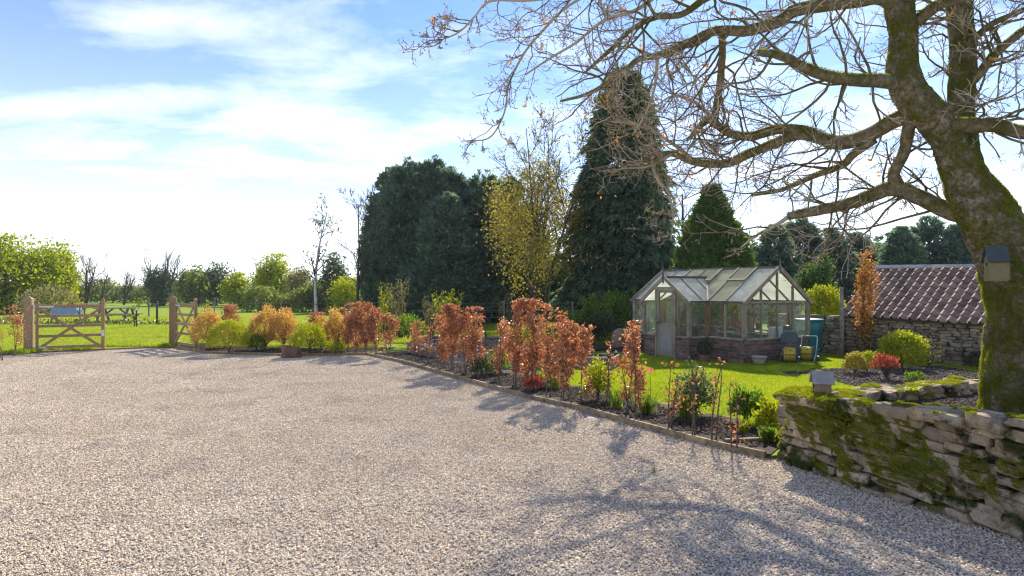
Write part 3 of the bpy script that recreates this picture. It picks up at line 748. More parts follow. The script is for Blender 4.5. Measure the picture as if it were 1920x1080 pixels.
def post(x, y, z0, z1, s=0.06, m='frame', name='post'):
    G = Geo(); G.box(x - s / 2, x + s / 2, y - s / 2, y + s / 2, z0, z1); return gpart(name, G, m)
def bar(p, q, w=0.04, h=0.045, m='frame', name='glazing_bar', up=(0, 0, 1)):
    G = Geo(); G.beam(p, q, w, h, up); return gpart(name, G, m)
SZ = SILL + 0.037
for (x, y) in ((0, 0), (W_, 0), (0, L_), (W_, L_), (XP, Y0), (XP, Y1)): post(x, y, SZ, EV, 0.085)
for (x, y) in ((0, Y0), (0, Y1)): post(x, y, SZ, EV, 0.09, 'frame_in')
post(0, Y0 / 2, SZ, EV, 0.05); post(0, (Y1 + L_) / 2, SZ, EV, 0.05)
for f in (1, 2, 3, 4, 5, 6): post(W_, L_ * f / 7, SZ, EV, 0.05, 'frame_in')
slope = (RG - EV) / (W_ / 2)
for yy, m in ((0, 'frame'), (L_, 'frame_in')):
    for f in (0.25, 0.5, 0.75):
        x = W_ * f; post(x, yy, SZ, EV + min(x, W_ - x) * slope - 0.02, 0.045, m)
    bar((0.05, yy, EV - 0.01), (W_ - 0.05, yy, EV - 0.01), 0.035, 0.04, m, 'gable_rail', (0, 0, 1))
# eaves plates
EVB = [((-0.05, -0.06), (-0.05, Y0 - 0.03)), ((-0.05, Y1 + 0.03), (-0.05, L_ + 0.06)), ((W_ + 0.05, -0.06), (W_ + 0.05, L_ + 0.06)), ((XP - 0.05, Y0 - 0.05), (-0.06, Y0 - 0.05)), ((XP - 0.05, Y1 + 0.05), (-0.06, Y1 + 0.05))]
for a, b in EVB: bar((*a, EV + 0.0), (*b, EV + 0.0), 0.07, 0.05, 'frame_dark', 'eaves_gutter')
# ridges and barge boards
bar((W_ / 2, -0.10, RG + 0.02), (W_ / 2, L_ + 0.10, RG + 0.02), 0.07, 0.07, 'frame_dark', 'ridge')
bar((XP - 0.10, YC, WRG + 0.02), (XR, YC, WRG + 0.02), 0.06, 0.06, 'frame_dark', 'ridge')
for yy in (-0.07, L_ + 0.07):
    for sgn in (0, 1):
        x0 = -0.09 if sgn == 0 else W_ + 0.09
        bar((x0, yy, EV - 0.045), (W_ / 2, yy, RG + 0.015), 0.03, 0.095, 'frame', 'barge_board', (0, 0, 1))
for sgn in (-1, 1):
    bar((XP - 0.07, YC + sgn * ((Y1 - Y0) / 2 + 0.09), EV - 0.045), (XP - 0.07, YC, WRG + 0.015), 0.03, 0.09, 'frame', 'barge_board', (0, 0, 1))
def finial(x, y, z):
    G = Geo(); G.lathe([(0.0, z - 0.14), (0.022, z - 0.14), (0.024, z), (0.032, z + 0.02), (0.020, z + 0.05), (0.024, z + 0.08), (0.016, z + 0.13), (0.006, z + 0.26), (0, z + 0.28)], 10, (x, y, 0)); gpart('finial', G, 'frame_dark')
finial(W_ / 2, -0.09, RG); finial(W_ / 2, L_ + 0.09, RG); finial(XP - 0.09, YC, WRG)
# rafters and roof panes
def pane(pts, off, mat='roofglass', name='roof_pane'):
    G = Geo(); G.prism(pts, off); return gpart(name, G, mat)
nb = 7; bw = L_ / nb
nrm_f = np.array([-slope, 0, 1]); nrm_f = nrm_f / np.linalg.norm(nrm_f); nrm_b = np.array([slope, 0, 1]); nrm_b /= np.linalg.norm(nrm_b)
def zf(x): return EV + 0.02 + x * slope
for i in range(nb + 1):
    y = i * bw
    x_lo = -0.06
    if Y0 < y < Y1: x_lo = XR - abs(y - YC) + 0.03      # stops at the valley
    p = np.array([x_lo, y, zf(x_lo)]); q = np.array([W_ / 2, y, zf(W_ / 2)])
    bar(p, q, 0.035, 0.05, 'frame', 'rafter', nrm_f)
    bar((W_ + 0.06, y, zf(-0.06)), q, 0.035, 0.05, 'frame_in', 'rafter', nrm_b)
for i in range(nb):
    ya, yb = i * bw + 0.018, (i + 1) * bw - 0.018
    o = nrm_b * 0.004
    pane([(W_ + 0.06, ya, zf(-0.06)), (W_ + 0.06, yb, zf(-0.06)), (W_ / 2 + 0.02, yb, zf(W_ / 2 - 0.02)), (W_ / 2 + 0.02, ya, zf(W_ / 2 - 0.02))], o, 'roofglass')
    # front slope, cut by the valley where the porch joins
    top = W_ / 2 - 0.02
    def lo(y): return -0.06 if not (Y0 < y < Y1) else max(-0.06, XR - abs(y - YC))
    ys = [ya] + [v for v in (Y0, YC, Y1) if ya < v < yb] + [yb]
    poly = [(lo(y), y, zf(lo(y))) for y in ys] + [(top, yb, zf(top)), (top, ya, zf(top))]
    pane(poly, nrm_f * 0.004, 'roofglass_algae' if i in (1, 2, 3) else 'roofglass')
# opening roof vents near the ridge
for i in (1, 3, 4):
    ya, yb = i * bw + 0.0, (i + 1) * bw
    xa, xb = W_ / 2 * 0.60, W_ / 2 - 0.03
    V_o = nrm_f * 0.032
    fr_ = Geo()
    a = np.array((xa, ya, zf(xa))) + V_o; b = np.array((xa, yb, zf(xa))) + V_o; c = np.array((xb, yb, zf(xb))) + V_o; d = np.array((xb, ya, zf(xb))) + V_o
    vent = None
    G = Geo(); G.beam(a, b, 0.05, 0.04, nrm_f); G.beam(d, a, 0.04, 0.039, nrm_f); G.beam(c, b, 0.04, 0.039, nrm_f); vent = gpart('roof_vent', G, 'frame')
    G = Geo(); G.prism([a, b, c, d], nrm_f * 0.004); gpart('pane', G, 'roofglass_algae', vent)
# porch roof
for sgn in (-1, 1):
    ye = YC + sgn * ((Y1 - Y0) / 2 + 0.06); ze = EV + 0.02 - 0.06 * slope; nn = np.array([0, sgn * slope, 1]); nn /= np.linalg.norm(nn)
    zr = WRG + 0.005
    for k, (xa, xb) in enumerate(((XP - 0.05, XP + 0.47), (XP + 0.505, XP + 1.0), (XP + 1.03, XR))):
        # valley: x <= XR - |y-YC| measured from the eaves line
        def vx(y): return XR - abs(y - YC)
        yb_ = lambda x: YC + sgn * max(0.0, min(abs(ye - YC), XR - x)) 
        pts_ = [(xa, YC + sgn * 0.02, zr)]
        ylo_a = ye if xa <= vx(ye) else yb_(xa); ylo_b = ye if xb <= vx(ye) else yb_(xb)
        pts_ = [(xa, YC + sgn * 0.02, zr - 0.02 * slope), (xb, YC + sgn * 0.02, zr - 0.02 * slope) if xb < XR - 0.03 else (xb - 0.03, YC + sgn * 0.02, zr - 0.02 * slope)]
        def zy(y): return zr - abs(y - YC) * slope
        if xb < XR - 0.03: pts_.append((xb, ylo_b, zy(ylo_b)))
        if xa < vx(ye) < xb and ylo_b != ye: pts_.append((vx(ye), ye, zy(ye)))
        pts_.append((xa, ylo_a, zy(ylo_a)))
        pane(pts_, nn * 0.004, 'roofglass')
        if k:
            bar((xa - 0.017, YC, zr), (xa - 0.017, ylo_a, zy(ylo_a)), 0.03, 0.045, 'frame', 'rafter', nn)
    # valley bar
    bar((XR, YC, WRG + 0.02), (-0.05, YC + sgn * (XR + 0.05), EV - 0.01), 0.04, 0.03, 'frame', 'valley_bar')
# wall panes
def wpane(a, b, z0, z1a, z1b, mat='glass'):
    a = np.array(a, float); b = np.array(b, float); t = unit(b - a); a = a + t * 0.026; b = b - t * 0.026; n3 = np.array([-t[1], t[0], 0]) * 0.004
    G = Geo(); G.prism([(a[0], a[1], z0), (b[0], b[1], z0), (b[0], b[1], z1b), (a[0], a[1], z1a)], n3); gpart('pane', G, mat)
ev = EV - 0.03
wpane((0, 0.02), (0, Y0 / 2), SZ, ev, ev); wpane((0, Y0 / 2), (0, Y0 - 0.02), SZ, ev, ev)
wpane((0, Y1 + 0.02), (0, (Y1 + L_) / 2), SZ, ev, ev); wpane((0, (Y1 + L_) / 2), (0, L_ - 0.02), SZ, ev, ev)
wpane((XP + 0.02, Y0), (-0.02, Y0), SZ, ev, ev); wpane((XP + 0.02, Y1), (-0.02, Y1), SZ, ev, ev)
for i in range(7): wpane((W_, L_ * i / 7), (W_, L_ * (i + 1) / 7), SZ, ev, ev)
for yy in (0, L_):
    for i in range(4):
        xa, xb = W_ * i / 4, W_ * (i + 1) / 4
        wpane((xa, yy), (xb, yy), SZ, ev, ev)
        za, zb = EV + min(xa, W_ - xa) * slope, EV + min(xb, W_ - xb) * slope
        t0 = 0.024
        G = Geo(); pts_ = [(xa + t0, yy, EV + 0.012), (xb - t0, yy, EV + 0.012)]
        pts_ += [(xb - t0, yy, max(EV + 0.013, zb - 0.05)), (xa + t0, yy, max(EV + 0.013, za - 0.05))]
        G.prism(pts_, (0, 0.004, 0)); gpart('gable_pane', G, 'glass')
# porch gable with the door
DT = 1.72
for sgn in (-1, 1):
    yd = YC + sgn * (DW + 0.03)
    post(XP, yd, 0.0, EV + ((Y1 - Y0) / 2 - DW - 0.03) * slope - 0.02, 0.06)
    ye = Y0 if sgn < 0 else Y1
    G = Geo(); zi = EV + ((Y1 - Y0) / 2 - DW - 0.06) * slope - 0.03
    ya, yb = sorted((ye - sgn * 0.045, yd + sgn * 0.03))
    zs = {round(ye - sgn * 0.045, 4): EV + 0.0, round(yd + sgn * 0.03, 4): zi}
    G.prism([(XP, ya, SZ), (XP, yb, SZ), (XP, yb, zs[round(yb, 4)]), (XP, ya, zs[round(ya, 4)])], (0.004, 0, 0)); gpart('pane', G, 'glass')
bar((XP, YC - DW, DT + 0.03), (XP, YC + DW, DT + 0.03), 0.055, 0.05, 'frame', 'door_head')
G = Geo(); G.prism([(XP, YC - DW, DT + 0.06), (XP, YC + DW, DT + 0.06), (XP, YC + DW - 0.02, EV + ((Y1 - Y0) / 2 - DW) * slope), (XP, YC, WRG - 0.06), (XP, YC - DW + 0.02, EV + ((Y1 - Y0) / 2 - DW) * slope)], (0.004, 0, 0)); gpart('gable_pane', G, 'glass')
D_ = Geo()
yl, yr = YC - DW + 0.005, YC + DW - 0.005
D_.box(XP - 0.02, XP + 0.02, yl, yl + 0.075, 0.03, DT); D_.box(XP - 0.02, XP + 0.02, yr - 0.075, yr, 0.03, DT)
D_.box(XP - 0.02, XP + 0.02, yl + 0.075, yr - 0.075, DT - 0.09, DT); D_.box(XP - 0.02, XP + 0.02, yl + 0.075, yr - 0.075, 0.78, 0.86); D_.box(XP - 0.02, XP + 0.02, yl + 0.075, yr - 0.075, 0.03, 0.13)
door = gpart('door', D_, 'frame')
G = Geo(); G.box(XP - 0.008, XP + 0.008, yl + 0.075, yr - 0.075, 0.13, 0.78); gpart('door_panel', G, 'door', door)
G = Geo(); G.box(XP - 0.002, XP + 0.002, yl + 0.075, yr - 0.075, 0.86, DT - 0.09); gpart('pane', G, 'glass', door)
G = Geo(); G.tube([(XP - 0.022, yr - 0.04, 0.86), (XP - 0.06, yr - 0.04, 0.86), (XP - 0.06, yr - 0.15, 0.86)], 0.011, 8); gpart('handle', G, 'blackplastic', door)
def inner(x, y, z=0.0):
    c, s = 0.875, 0.484
    return (5.37 + c * x - s * y, 14.8 + s * x + c * y, LZ + z)
GHR = math.atan2(0.484, 0.875)
sheet('greenhouse_floor', [inner(0.1, 0.1)[:2], inner(2.15, 0.1)[:2], inner(2.15, 3.78)[:2], inner(0.1, 3.78)[:2]], LZ + 0.012, M['mortar'])
# what stands inside
def bench(x0, x1, y0, y1, label):
    b = thing('potting_bench', label, 'bench', inner(x0, y0), GHR)
    w, l = x1 - x0, y1 - y0
    if w < l:
        k = max(2, int(w / 0.12))
        for i in range(k):
            G = Geo(); G.box(w * i / k + 0.008, w * (i + 1) / k - 0.008, 0, l, 0.66, 0.685); G.obj('slat', M['oldwood'], b)
    else:
        k = max(2, int(l / 0.12))
        for i in range(k):
            G = Geo(); G.box(0, w, l * i / k + 0.008, l * (i + 1) / k - 0.008, 0.66, 0.685); G.obj('slat', M['oldwood'], b)
    for x in (0.03, w - 0.03):
        for y in (0.04, l - 0.04):
            G = Geo(); G.box(x - 0.02, x + 0.02, y - 0.02, y + 0.02, -0.0, 0.66); G.obj('leg', M['oldwood'], b)
    G = Geo(); G.box(0.0, w, 0.02, 0.045, 0.58, 0.655); G.box(0.0, w, l - 0.045, l - 0.02, 0.58, 0.655); G.obj('apron', M['oldwood'], b)
bench(1.62, 2.15, 0.35, 3.7, 'long slatted bench along the far side inside the greenhouse')
bench(0.12, 0.58, 0.12, 1.0, 'short slatted bench behind the front panes of the greenhouse')
pot_prof = [(0, 0), (0.055, 0), (0.078, 0.13), (0.088, 0.13), (0.088, 0.165), (0.076, 0.165), (0.07, 0.14), (0, 0.14)]
potG = Geo(); potG.lathe(pot_prof, 14); pot_me = potG.mesh('pot', M['terracotta'])
def pot_plant(x, y, z, s, label, leafm='fresh', n=60, h=0.22):
    t = thing('potted_plant', label, 'potted plant', inner(x, y, z), rng.uniform(0, 6), 'potted plants in the greenhouse'); t.scale = (s, s, s)
    link('pot', pot_me, t)
    P = rng.normal(size=(n, 3)) * (0.07, 0.07, 0.06) + (0, 0, 0.15 + h * 0.5); V, T = leaf_geo(P, rdir(n) + (0, 0, 0.4), rng.uniform(0.05, 0.1, n), 0.04)
    G = Geo(); G.add(V, T); st = grow(np.zeros((5, 3)) + (0, 0, 0.13), rdir(5) * 0.4 + (0, 0, 1), np.full(5, h * 0.8), np.full(5, 0.005), 4); V, Q = tubes(*st, 4); G.add(V, None, Q); G.obj('foliage', M[leafm], t)
def empty_pot(x, y, z, s, label):
    o = link('flower_pot', pot_me, None, inner(x, y, z), (0, 0, rng.uniform(0, 6)), (s, s, s)); tag(o, label, 'flower pot', 'pots in the greenhouse')
pot_plant(1.85, 0.7, 0.686, 1.3, 'leafy plant in a terracotta pot on the bench nearest the right gable', 'fresh', 90, 0.35)
pot_plant(1.8, 1.35, 0.686, 1.2, 'bushy potted plant in the middle of the greenhouse bench', 'variegated', 90, 0.3)
pot_plant(1.9, 2.0, 0.686, 1.4, 'tall potted plant on the bench behind the porch', 'fresh', 110, 0.42)
pot_plant(1.85, 2.7, 0.686, 1.2, 'potted plant on the bench behind the greenhouse door', 'darkshrub', 90, 0.3)
pot_plant(1.85, 3.3, 0.686, 1.3, 'potted plant at the far left end of the greenhouse bench', 'fresh', 90, 0.35)
pot_plant(0.3, 0.85, 0.686, 1.0, 'potted plant on the short bench beside the inner corner post', 'fresh', 70, 0.28)
for i, (x, y, s, lab) in enumerate(((1.72, 1.05, 0.9, 'small terracotta pot on the greenhouse bench between two leafy plants'), (0.28, 0.3, 0.9, 'empty terracotta pot on the short bench nearest the front corner'), (0.36, 0.55, 0.8, 'smaller empty terracotta pot in the middle of the short bench'), (1.75, 1.7, 1.0, 'terracotta pot on the long bench left of the bushy plant'))): empty_pot(x, y, 0.686, s, lab)
# a roll of brown matting leaning in the corner, a sack, a heater
G = Geo(); G.tube([(0, 0, 0.03), (0.03, 0.28, 1.05)], 0.085, 14); o = G.obj('matting_roll', M['redbox'], None, True, inner(0.72, 0.25), (0, 0, GHR)); tag(o, 'tall brown roll of matting leaning inside the right-hand gable', 'roll')
G = Geo(); G.box(-0.16, 0.16, -0.1, 0.1, 0, 0.30); G.box(-0.15, 0.15, -0.09, 0.09, 0.30, 0.42); o = G.obj('compost_sack', M['white'], None, False, inner(1.35, 0.22, 0.0), (0, 0, GHR)); tag(o, 'white sack standing inside the greenhouse by the right gable', 'sack'); o.scale = (1, 1, 1.9)
G = Geo(); G.lathe([(0, 0), (0.17, 0), (0.17, 0.62), (0.19, 0.63), (0.19, 0.70), (0.12, 0.8), (0, 0.83)], 18); o = G.obj('plastic_bin', M['blackplastic'], None, True, inner(1.86, 0.26, 0.0)); tag(o, 'black bin with a rounded lid inside the right end of the greenhouse', 'bin')
G = Geo(); G.box(-0.02, 0.02, 0, 0.9, 0, 0.02)
G = Geo()
for i in range(4): G.box(-0.12, 0.12, -0.4, 0.4, i * 0.09, i * 0.09 + 0.075)
o = G.obj('wooden_crate', M['redbox'], None, False, inner(1.95, 1.25, 0.95), (0, 0, GHR))
COL.objects.unlink(o); bpy.data.objects.remove(o)

# ------------------------------------------------------------------ beside the greenhouse
def box_ball():
    p = (4.56, 15.12, LZ); t = thing('box_ball', 'clipped round box bush in a dark pot in the corner of the brick base', 'potted plant', p)
    G = Geo(); G.lathe([(0, 0), (0.10, 0), (0.13, 0.15), (0.14, 0.15), (0.14, 0.18), (0.12, 0.18), (0, 0.17)], 16); G.obj('pot', M['terracotta'], t)
    d = rdir(900); P = d * rng.uniform(0.12, 0.175, (900, 1)) + (0, 0, 0.33); V, T = leaf_geo(P, d + rdir(900) * 0.7, 0.035, 0.022); g2 = Geo(); g2.add(V, T); g2.obj('foliage', M['box'], t)
box_ball()
G = Geo(); G.lathe([(0, 0.0), (0.10, 0), (0.14, 0.10), (0.155, 0.17), (0.172, 0.175), (0.172, 0.20), (0.15, 0.20), (0.13, 0.16), (0, 0.15)], 22)
o = G.obj('bowl_planter', M['palepot'], None, True, (5.62, 14.55, LZ)); tag(o, 'pale round bowl planter on the grass at the corner of the greenhouse', 'planter')
# water butt
wb = thing('water_butt', 'teal ribbed plastic water butt behind the right corner of the greenhouse', 'water butt', (7.66, 16.5, LZ))
G = Geo(); G.lathe([(0, 0), (0.24, 0), (0.26, 0.1), (0.285, 0.35), (0.29, 0.36), (0.30, 0.6), (0.31, 0.61), (0.33, 0.92), (0, 0.92)], 26); G.obj('barrel', M['teal'], wb, True)
G = Geo(); G.lathe([(0, 0.96), (0.15, 0.97), (0.33, 0.955), (0.35, 0.95), (0.35, 0.90), (0.332, 0.90)], 26); G.obj('lid', M['teal'], wb, True)
G = Geo(); G.tube([(-0.1, -0.27, 0.16), (-0.13, -0.36, 0.16), (-0.13, -0.37, 0.12)], 0.014, 8); G.obj('tap', M['blackplastic'], wb)
# hose reels
def hose_reel(p, rz, label, hm, h=0.8, s=1.0):
    t = thing('hose_reel', label, 'hose reel', p, rz, 'hose reels by the greenhouse'); t.scale = (s, s, s)
    # drum axis along x
    def ringtube(x0, R0, r, k=22):
        a = np.linspace(0, 2 * math.pi, k); return [(x0, R0 * math.cos(v), 0.24 + R0 * math.sin(v)) for v in a]
    G = Geo()
    for j, rr in enumerate((0.15, 0.175)):
        for x in np.arange(-0.13, 0.14, 0.033): G.tube(ringtube(x + j * 0.016, rr, 0), 0.016, 6, False)
    G.tube([(0.1, -0.12, 0.33), (0.02, -0.2, 0.42), (-0.1, -0.18, 0.43), (-0.16, -0.12, 0.36), (-0.19, -0.2, 0.22)], 0.014, 6)
    G.obj('hose', M['yellow'], t, True)
    G = Geo()
    for x in (-0.17, 0.17):
        G.tube([(x - 0.008, 0, 0.24), (x + 0.008, 0, 0.24)], 0.215, 22)
    G.tube([(-0.2, 0, 0.24), (0.2, 0, 0.24)], 0.02, 8); G.obj('drum', M['greyplastic'], t)
    G = Geo()
    for x in (-0.21, 0.21):
        G.tube([(x, -0.16, 0.015), (x, 0.02, 0.26), (x, 0.16, h * 0.75), (x * 0.98, 0.2, h - 0.04), (x * 0.85, 0.21, h)], 0.015, 8)
        G.tube([(x, 0.02, 0.26), (x, 0.17, 0.08)], 0.014, 8)
    G.tube([(-0.185, 0.21, h), (0.185, 0.21, h)], 0.015, 8); G.tube([(-0.21, -0.16, 0.015), (0.21, -0.16, 0.015)], 0.014, 8)
    G.obj('handle_frame', M[hm], t, True)
    for x in (-0.245, 0.245):
        G = Geo(); G.tube([(x - 0.02, 0.17, 0.085), (x + 0.02, 0.17, 0.085)], 0.085, 16); G.obj('wheel', M['greyplastic'], t)
    G = Geo(); G.tube([(0.2, 0, 0.24), (0.27, 0, 0.24), (0.27, 0, 0.36), (0.32, 0, 0.36)], 0.012, 6); G.obj('crank', M['greyplastic'], t)
    return t
hr = hose_reel((6.47, 14.93, LZ), R(-25), 'yellow hose on a slate grey reel cart against the brick base', 'greyplastic', 0.78, 0.86)
G = Geo(); G.box(-0.2, 0.2, 0.10, 0.26, 0.55, 0.80); G.box(-0.15, 0.15, 0.08, 0.28, 0.80, 0.86); G.obj('tool_box', M['greyplastic'], hr)
hose_reel((7.02, 15.2, LZ), R(-40), 'yellow hose on a reel with pale blue tubular handle beside the water butt', 'paletube', 0.72, 0.84)
# brown jars left of the greenhouse
for (px, Y, r, h, lab) in ((1163, 17.7, 0.25, 0.42, 'larger rounded brown clay jar on the grass left of the greenhouse'), (1187, 17.3, 0.23, 0.44, 'rounded brown clay jar nearest the left wall of the greenhouse')):
    G = Geo(); G.lathe([(0, 0), (r * 0.6, 0), (r * 0.9, h * 0.25), (r, h * 0.5), (r * 0.93, h * 0.75), (r * 0.7, h * 0.94), (r * 0.3, h * 1.03), (0.0, h * 1.05)], 22)
    o = G.obj('clay_jar', M['brownjar'], None, True, (colx(px, Y), Y, LZ + (0.0 if px < 1170 else 0.0))); tag(o, lab, 'jar', 'clay jars')
    o.scale = (1, 1, 1.45 if px < 1170 else 1.5)

# ------------------------------------------------------------------ raised vegetable beds
def raised_bed(x, y, w, l, h, label, rz=R(-32), mat='oldwood'):
    o = thing('raised_bed', label, 'raised bed', (x, y, LZ), rz, 'timber raised beds')
    t = 0.05; n = 2
    for k in range(n):
        z0, z1 = h * k / n + 0.002, h * (k + 1) / n - 0.003
        for (a, b, c, d) in ((-w / 2, w / 2, -l / 2, -l / 2 + t), (-w / 2, w / 2, l / 2 - t, l / 2), (-w / 2, -w / 2 + t, -l / 2 + t + 0.002, l / 2 - t - 0.002), (w / 2 - t, w / 2, -l / 2 + t + 0.002, l / 2 - t - 0.002)):
            G = Geo(); G.box(a, b, c, d, z0, z1); G.obj('board', M[mat], o)
    for sx in (-1, 1):
        for sy in (-1, 1):
            G = Geo(); cx, cy = sx * (w / 2 - t - 0.04), sy * (l / 2 - t - 0.04); G.box(cx - 0.035, cx + 0.035, cy - 0.035, cy + 0.035, 0, h + 0.04); G.obj('corner_post', M['darkwood'], o)
    G = Geo(); nx, ny = 14, 10
    X, Yg = np.meshgrid(np.linspace(-w / 2 + t + .003, w / 2 - t - .003, nx), np.linspace(-l / 2 + t + .003, l / 2 - t - .003, ny)); Z = h - 0.05 + rng.normal(size=X.shape) * 0.012
    G.add(np.stack([X, Yg, Z], -1).reshape(-1, 3), None, [[j * nx + i, j * nx + i + 1, (j + 1) * nx + i + 1, (j + 1) * nx + i] for j in range(ny - 1) for i in range(nx - 1)])
    G.obj('soil', M['soil'], o)
raised_bed(-2.0, 16.75, 1.5, 0.9, 0.30, 'mossy timber raised bed just behind the first beech saplings', R(-55))
raised_bed(-1.5, 18.6, 2.4, 1.2, 0.30, 'long weathered timber raised bed at the back of the vegetable plot', R(-12))
raised_bed(0.75, 15.6, 2.2, 1.0, 0.26, 'pale timber raised bed showing between the tall beech saplings', R(-25))
raised_bed(1.75, 14.2, 1.15, 0.9, 0.26, 'grey plank raised bed on the lawn right of the beech hedge', R(-20))
raised_bed(2.55, 17.9, 1.9, 1.0, 0.14, 'low dark raised bed near the brown clay jars', R(-8), 'darkwood')

# ------------------------------------------------------------------ outbuilding with pantile roof
def old_building():
    d = np.array([0.555, -0.832, 0]); d /= np.linalg.norm(d); nb_ = np.array([-d[1], d[0], 0])       # along the wall to the right, and to the back
    A = np.array([8.6, 16.5, 0.0]); Lw = 4.7; run = 1.75
    rz = math.atan2(d[1], d[0])
    sh = thing('stone_outbuilding', 'low stone outbuilding with a pantile roof behind the orange columnar tree', 'outbuilding', (A[0], A[1], 0.0), rz)
    eave, ridge = 1.10, 2.34
    def sag(x): return -0.02 * x
    # stones: courses along the front wall
    var = [stone_mesh(2, M['farstone'], 0.12, 9.0, True, 34) for _ in range(12)]
    def courses(par, x0, x1, z0, z1, yface, name='stone'):
        z = z0; c = 0
        while z < z1 - 0.03:
            h = min(rng.uniform(0.055, 0.10), z1 - z)
            x = x0 + rng.uniform(-0.1, 0)
            while x < x1:
                w = rng.uniform(0.14, 0.38)
                xa, xb = max(x, x0), min(x + w, x1)
                if xb - xa > 0.06:
                    o = link(name, var[rng.integers(len(var))], par, ((xa + xb) / 2, yface + rng.uniform(-0.012, 0.012), z + h / 2), (rng.normal() * 0.03, rng.normal() * 0.03, rng.normal() * 0.03), ((xb - xa) * 0.49, 0.07, h * 0.485))
                x += w
            z += h
    courses(sh, 0.0, Lw, 0.0, eave - 0.06, 0.06)
    G = Geo(); G.box(0.0, Lw, 0.085, 0.40, -0.1, eave - 0.05); G.obj('wall_core', M['core'], sh)
    # gables, back wall
    for x in (0.0, Lw - 0.3):
        G = Geo(); G.prism([(x, 0.4, -0.1), (x, 2 * run - 0.1, -0.1), (x, 2 * run - 0.1, eave - 0.1), (x, run, ridge - 0.12 + sag(x)), (x, 0.4, eave + 0.12)], (0.3, 0, 0)); G.obj('gable_wall', M['farstone'], sh)
    G = Geo(); G.box(0.3, Lw - 0.3, 2 * run - 0.4, 2 * run - 0.1, -0.1, eave - 0.1); G.obj('back_wall', M['farstone'], sh)
    # roof deck
    sl = np.array([0, run + 0.12, ridge - eave + 0.02]); ln = np.linalg.norm(sl); s_ = sl / ln; nn = np.array([0, -s_[2], s_[1]])
    roof = None
    e0 = np.array([-0.08, -0.10, eave - 0.02])
    G = Geo(); G.prism([e0, e0 + (Lw + 0.16, 0, 0) + (0, 0, sag(Lw)), e0 + (Lw + 0.16, 0, sag(Lw)) + sl, e0 + sl], nn * -0.05)
    bsl = np.array([0, run + 0.12, -(ridge - eave + 0.02)]); t0 = e0 + sl; nb2 = np.array([0, s_[2], s_[1]])
    G.prism([t0, t0 + (Lw + 0.16, 0, sag(Lw)), t0 + (Lw + 0.16, 0, sag(Lw)) + bsl, t0 + bsl], nb2 * -0.05)
    roof = G.obj('roof', M['darkwood'], sh)
    # pantiles: S-curved, overlapping
    tw, gauge, tl = 0.205, ln / 10.0, ln / 10.0 + 0.07
    def tile_mesh():
        m = 9; u = np.linspace(-0.06, 1.04, m)
        prof = np.where(u < 0.42, 0.052 * np.cos((u - 0.14) / 0.28 * math.pi / 2).clip(-1, 1), -0.016 * np.sin(((u - 0.42) / 0.62).clip(0, 1) * math.pi))
        prof = np.where(u < 0.42, np.maximum(prof, 0.0), prof)
        x = u * tw; top0 = np.stack([x, np.zeros(m), prof + 0.036], 1); top1 = np.stack([x, np.full(m, tl), prof + 0.002], 1)
        top0 += rng.normal(size=top0.shape) * 0.0015
        V = np.concatenate([top0, top1, top0 - (0, 0, 0.022)])
        Qs = [[i, i + 1, m + i + 1, m + i] for i in range(m - 1)] + [[2 * m + i, 2 * m + i + 1, i + 1, i] for i in range(m - 1)]
        return mesh_np('pantile', V, None, Qs, M['pantile'], False)
    tv = [tile_mesh() for _ in range(4)]
    ang = math.atan2(s_[2], s_[1])
    ncol = int((Lw + 0.16) / tw)
    for r_ in range(10):
        for c in range(ncol):
            x = -0.08 + c * tw
            p = e0 + s_ * (r_ * gauge - 0.03) + nn * 0.012
            link('pantile', tv[rng.integers(4)], roof, (x, p[1], p[2] + sag(x) + 0.012 * math.sin(x * 1.7 + r_ * 0.5)), (ang + rng.normal() * 0.012, math.atan(0.02) + rng.normal() * 0.012, rng.normal() * 0.01))
    # back slope: one sheet of tiles, unseen side joined
    # ridge tiles
    x = -0.1
    while x < Lw + 0.05:
        G = Geo(); a = np.linspace(-0.2, math.pi + 0.2, 9); rr = 0.115
        A0 = np.stack([np.zeros(9), np.cos(a) * rr, np.sin(a) * rr * 0.75], 1); A1 = A0 + (0.37, 0, 0); A1[:, 1:] *= 0.93
        G.add(np.concatenate([A0, A1, A0 * (1, 0.86, 0.82), A1 * (1, 0.86, 0.82)]), None, [[i, i + 1, 9 + i + 1, 9 + i] for i in range(8)] + [[18 + i + 1, 18 + i, i, i + 1] for i in range(8)] + [[9 + i, 9 + i + 1, 27 + i + 1, 27 + i] for i in range(8)])
        tp = e0 + sl
        G.obj('ridge_tile', M['ridgetile'], roof, True, (x, tp[1], tp[2] + sag(x) + 0.005), (0, math.atan(0.02) + rng.normal() * 0.01, rng.normal() * 0.015))
        x += 0.35
    G = Geo(); G.beam((-0.05, -0.02, eave - 0.045), (Lw + 0.05, -0.02, eave - 0.045 + sag(Lw)), 0.06, 0.05); G.obj('wall_plate', M['darkwood'], sh)
    # garden wall running on to the left
    gw = thing('garden_wall', 'dark coursed stone garden wall between the greenhouse and the outbuilding', 'wall', (A[0], A[1], 0.0), rz)
    courses(gw, -2.3, -0.012, 0.0, 0.98, 0.07)
    G = Geo(); G.box(-2.3, -0.012, 0.095, 0.34, -0.1, 0.97); G.obj('wall_core', M['core'], gw)
    x = -2.3
    while x < -0.1:
        w = min(rng.uniform(0.22, 0.4), -0.012 - x)
        link('coping_stone', var[rng.integers(8)], gw, (x + w / 2, 0.2, 1.02), (rng.normal() * 0.05, rng.normal() * 0.05, rng.normal() * 0.06), (w * 0.5, 0.2, 0.055)); x += w

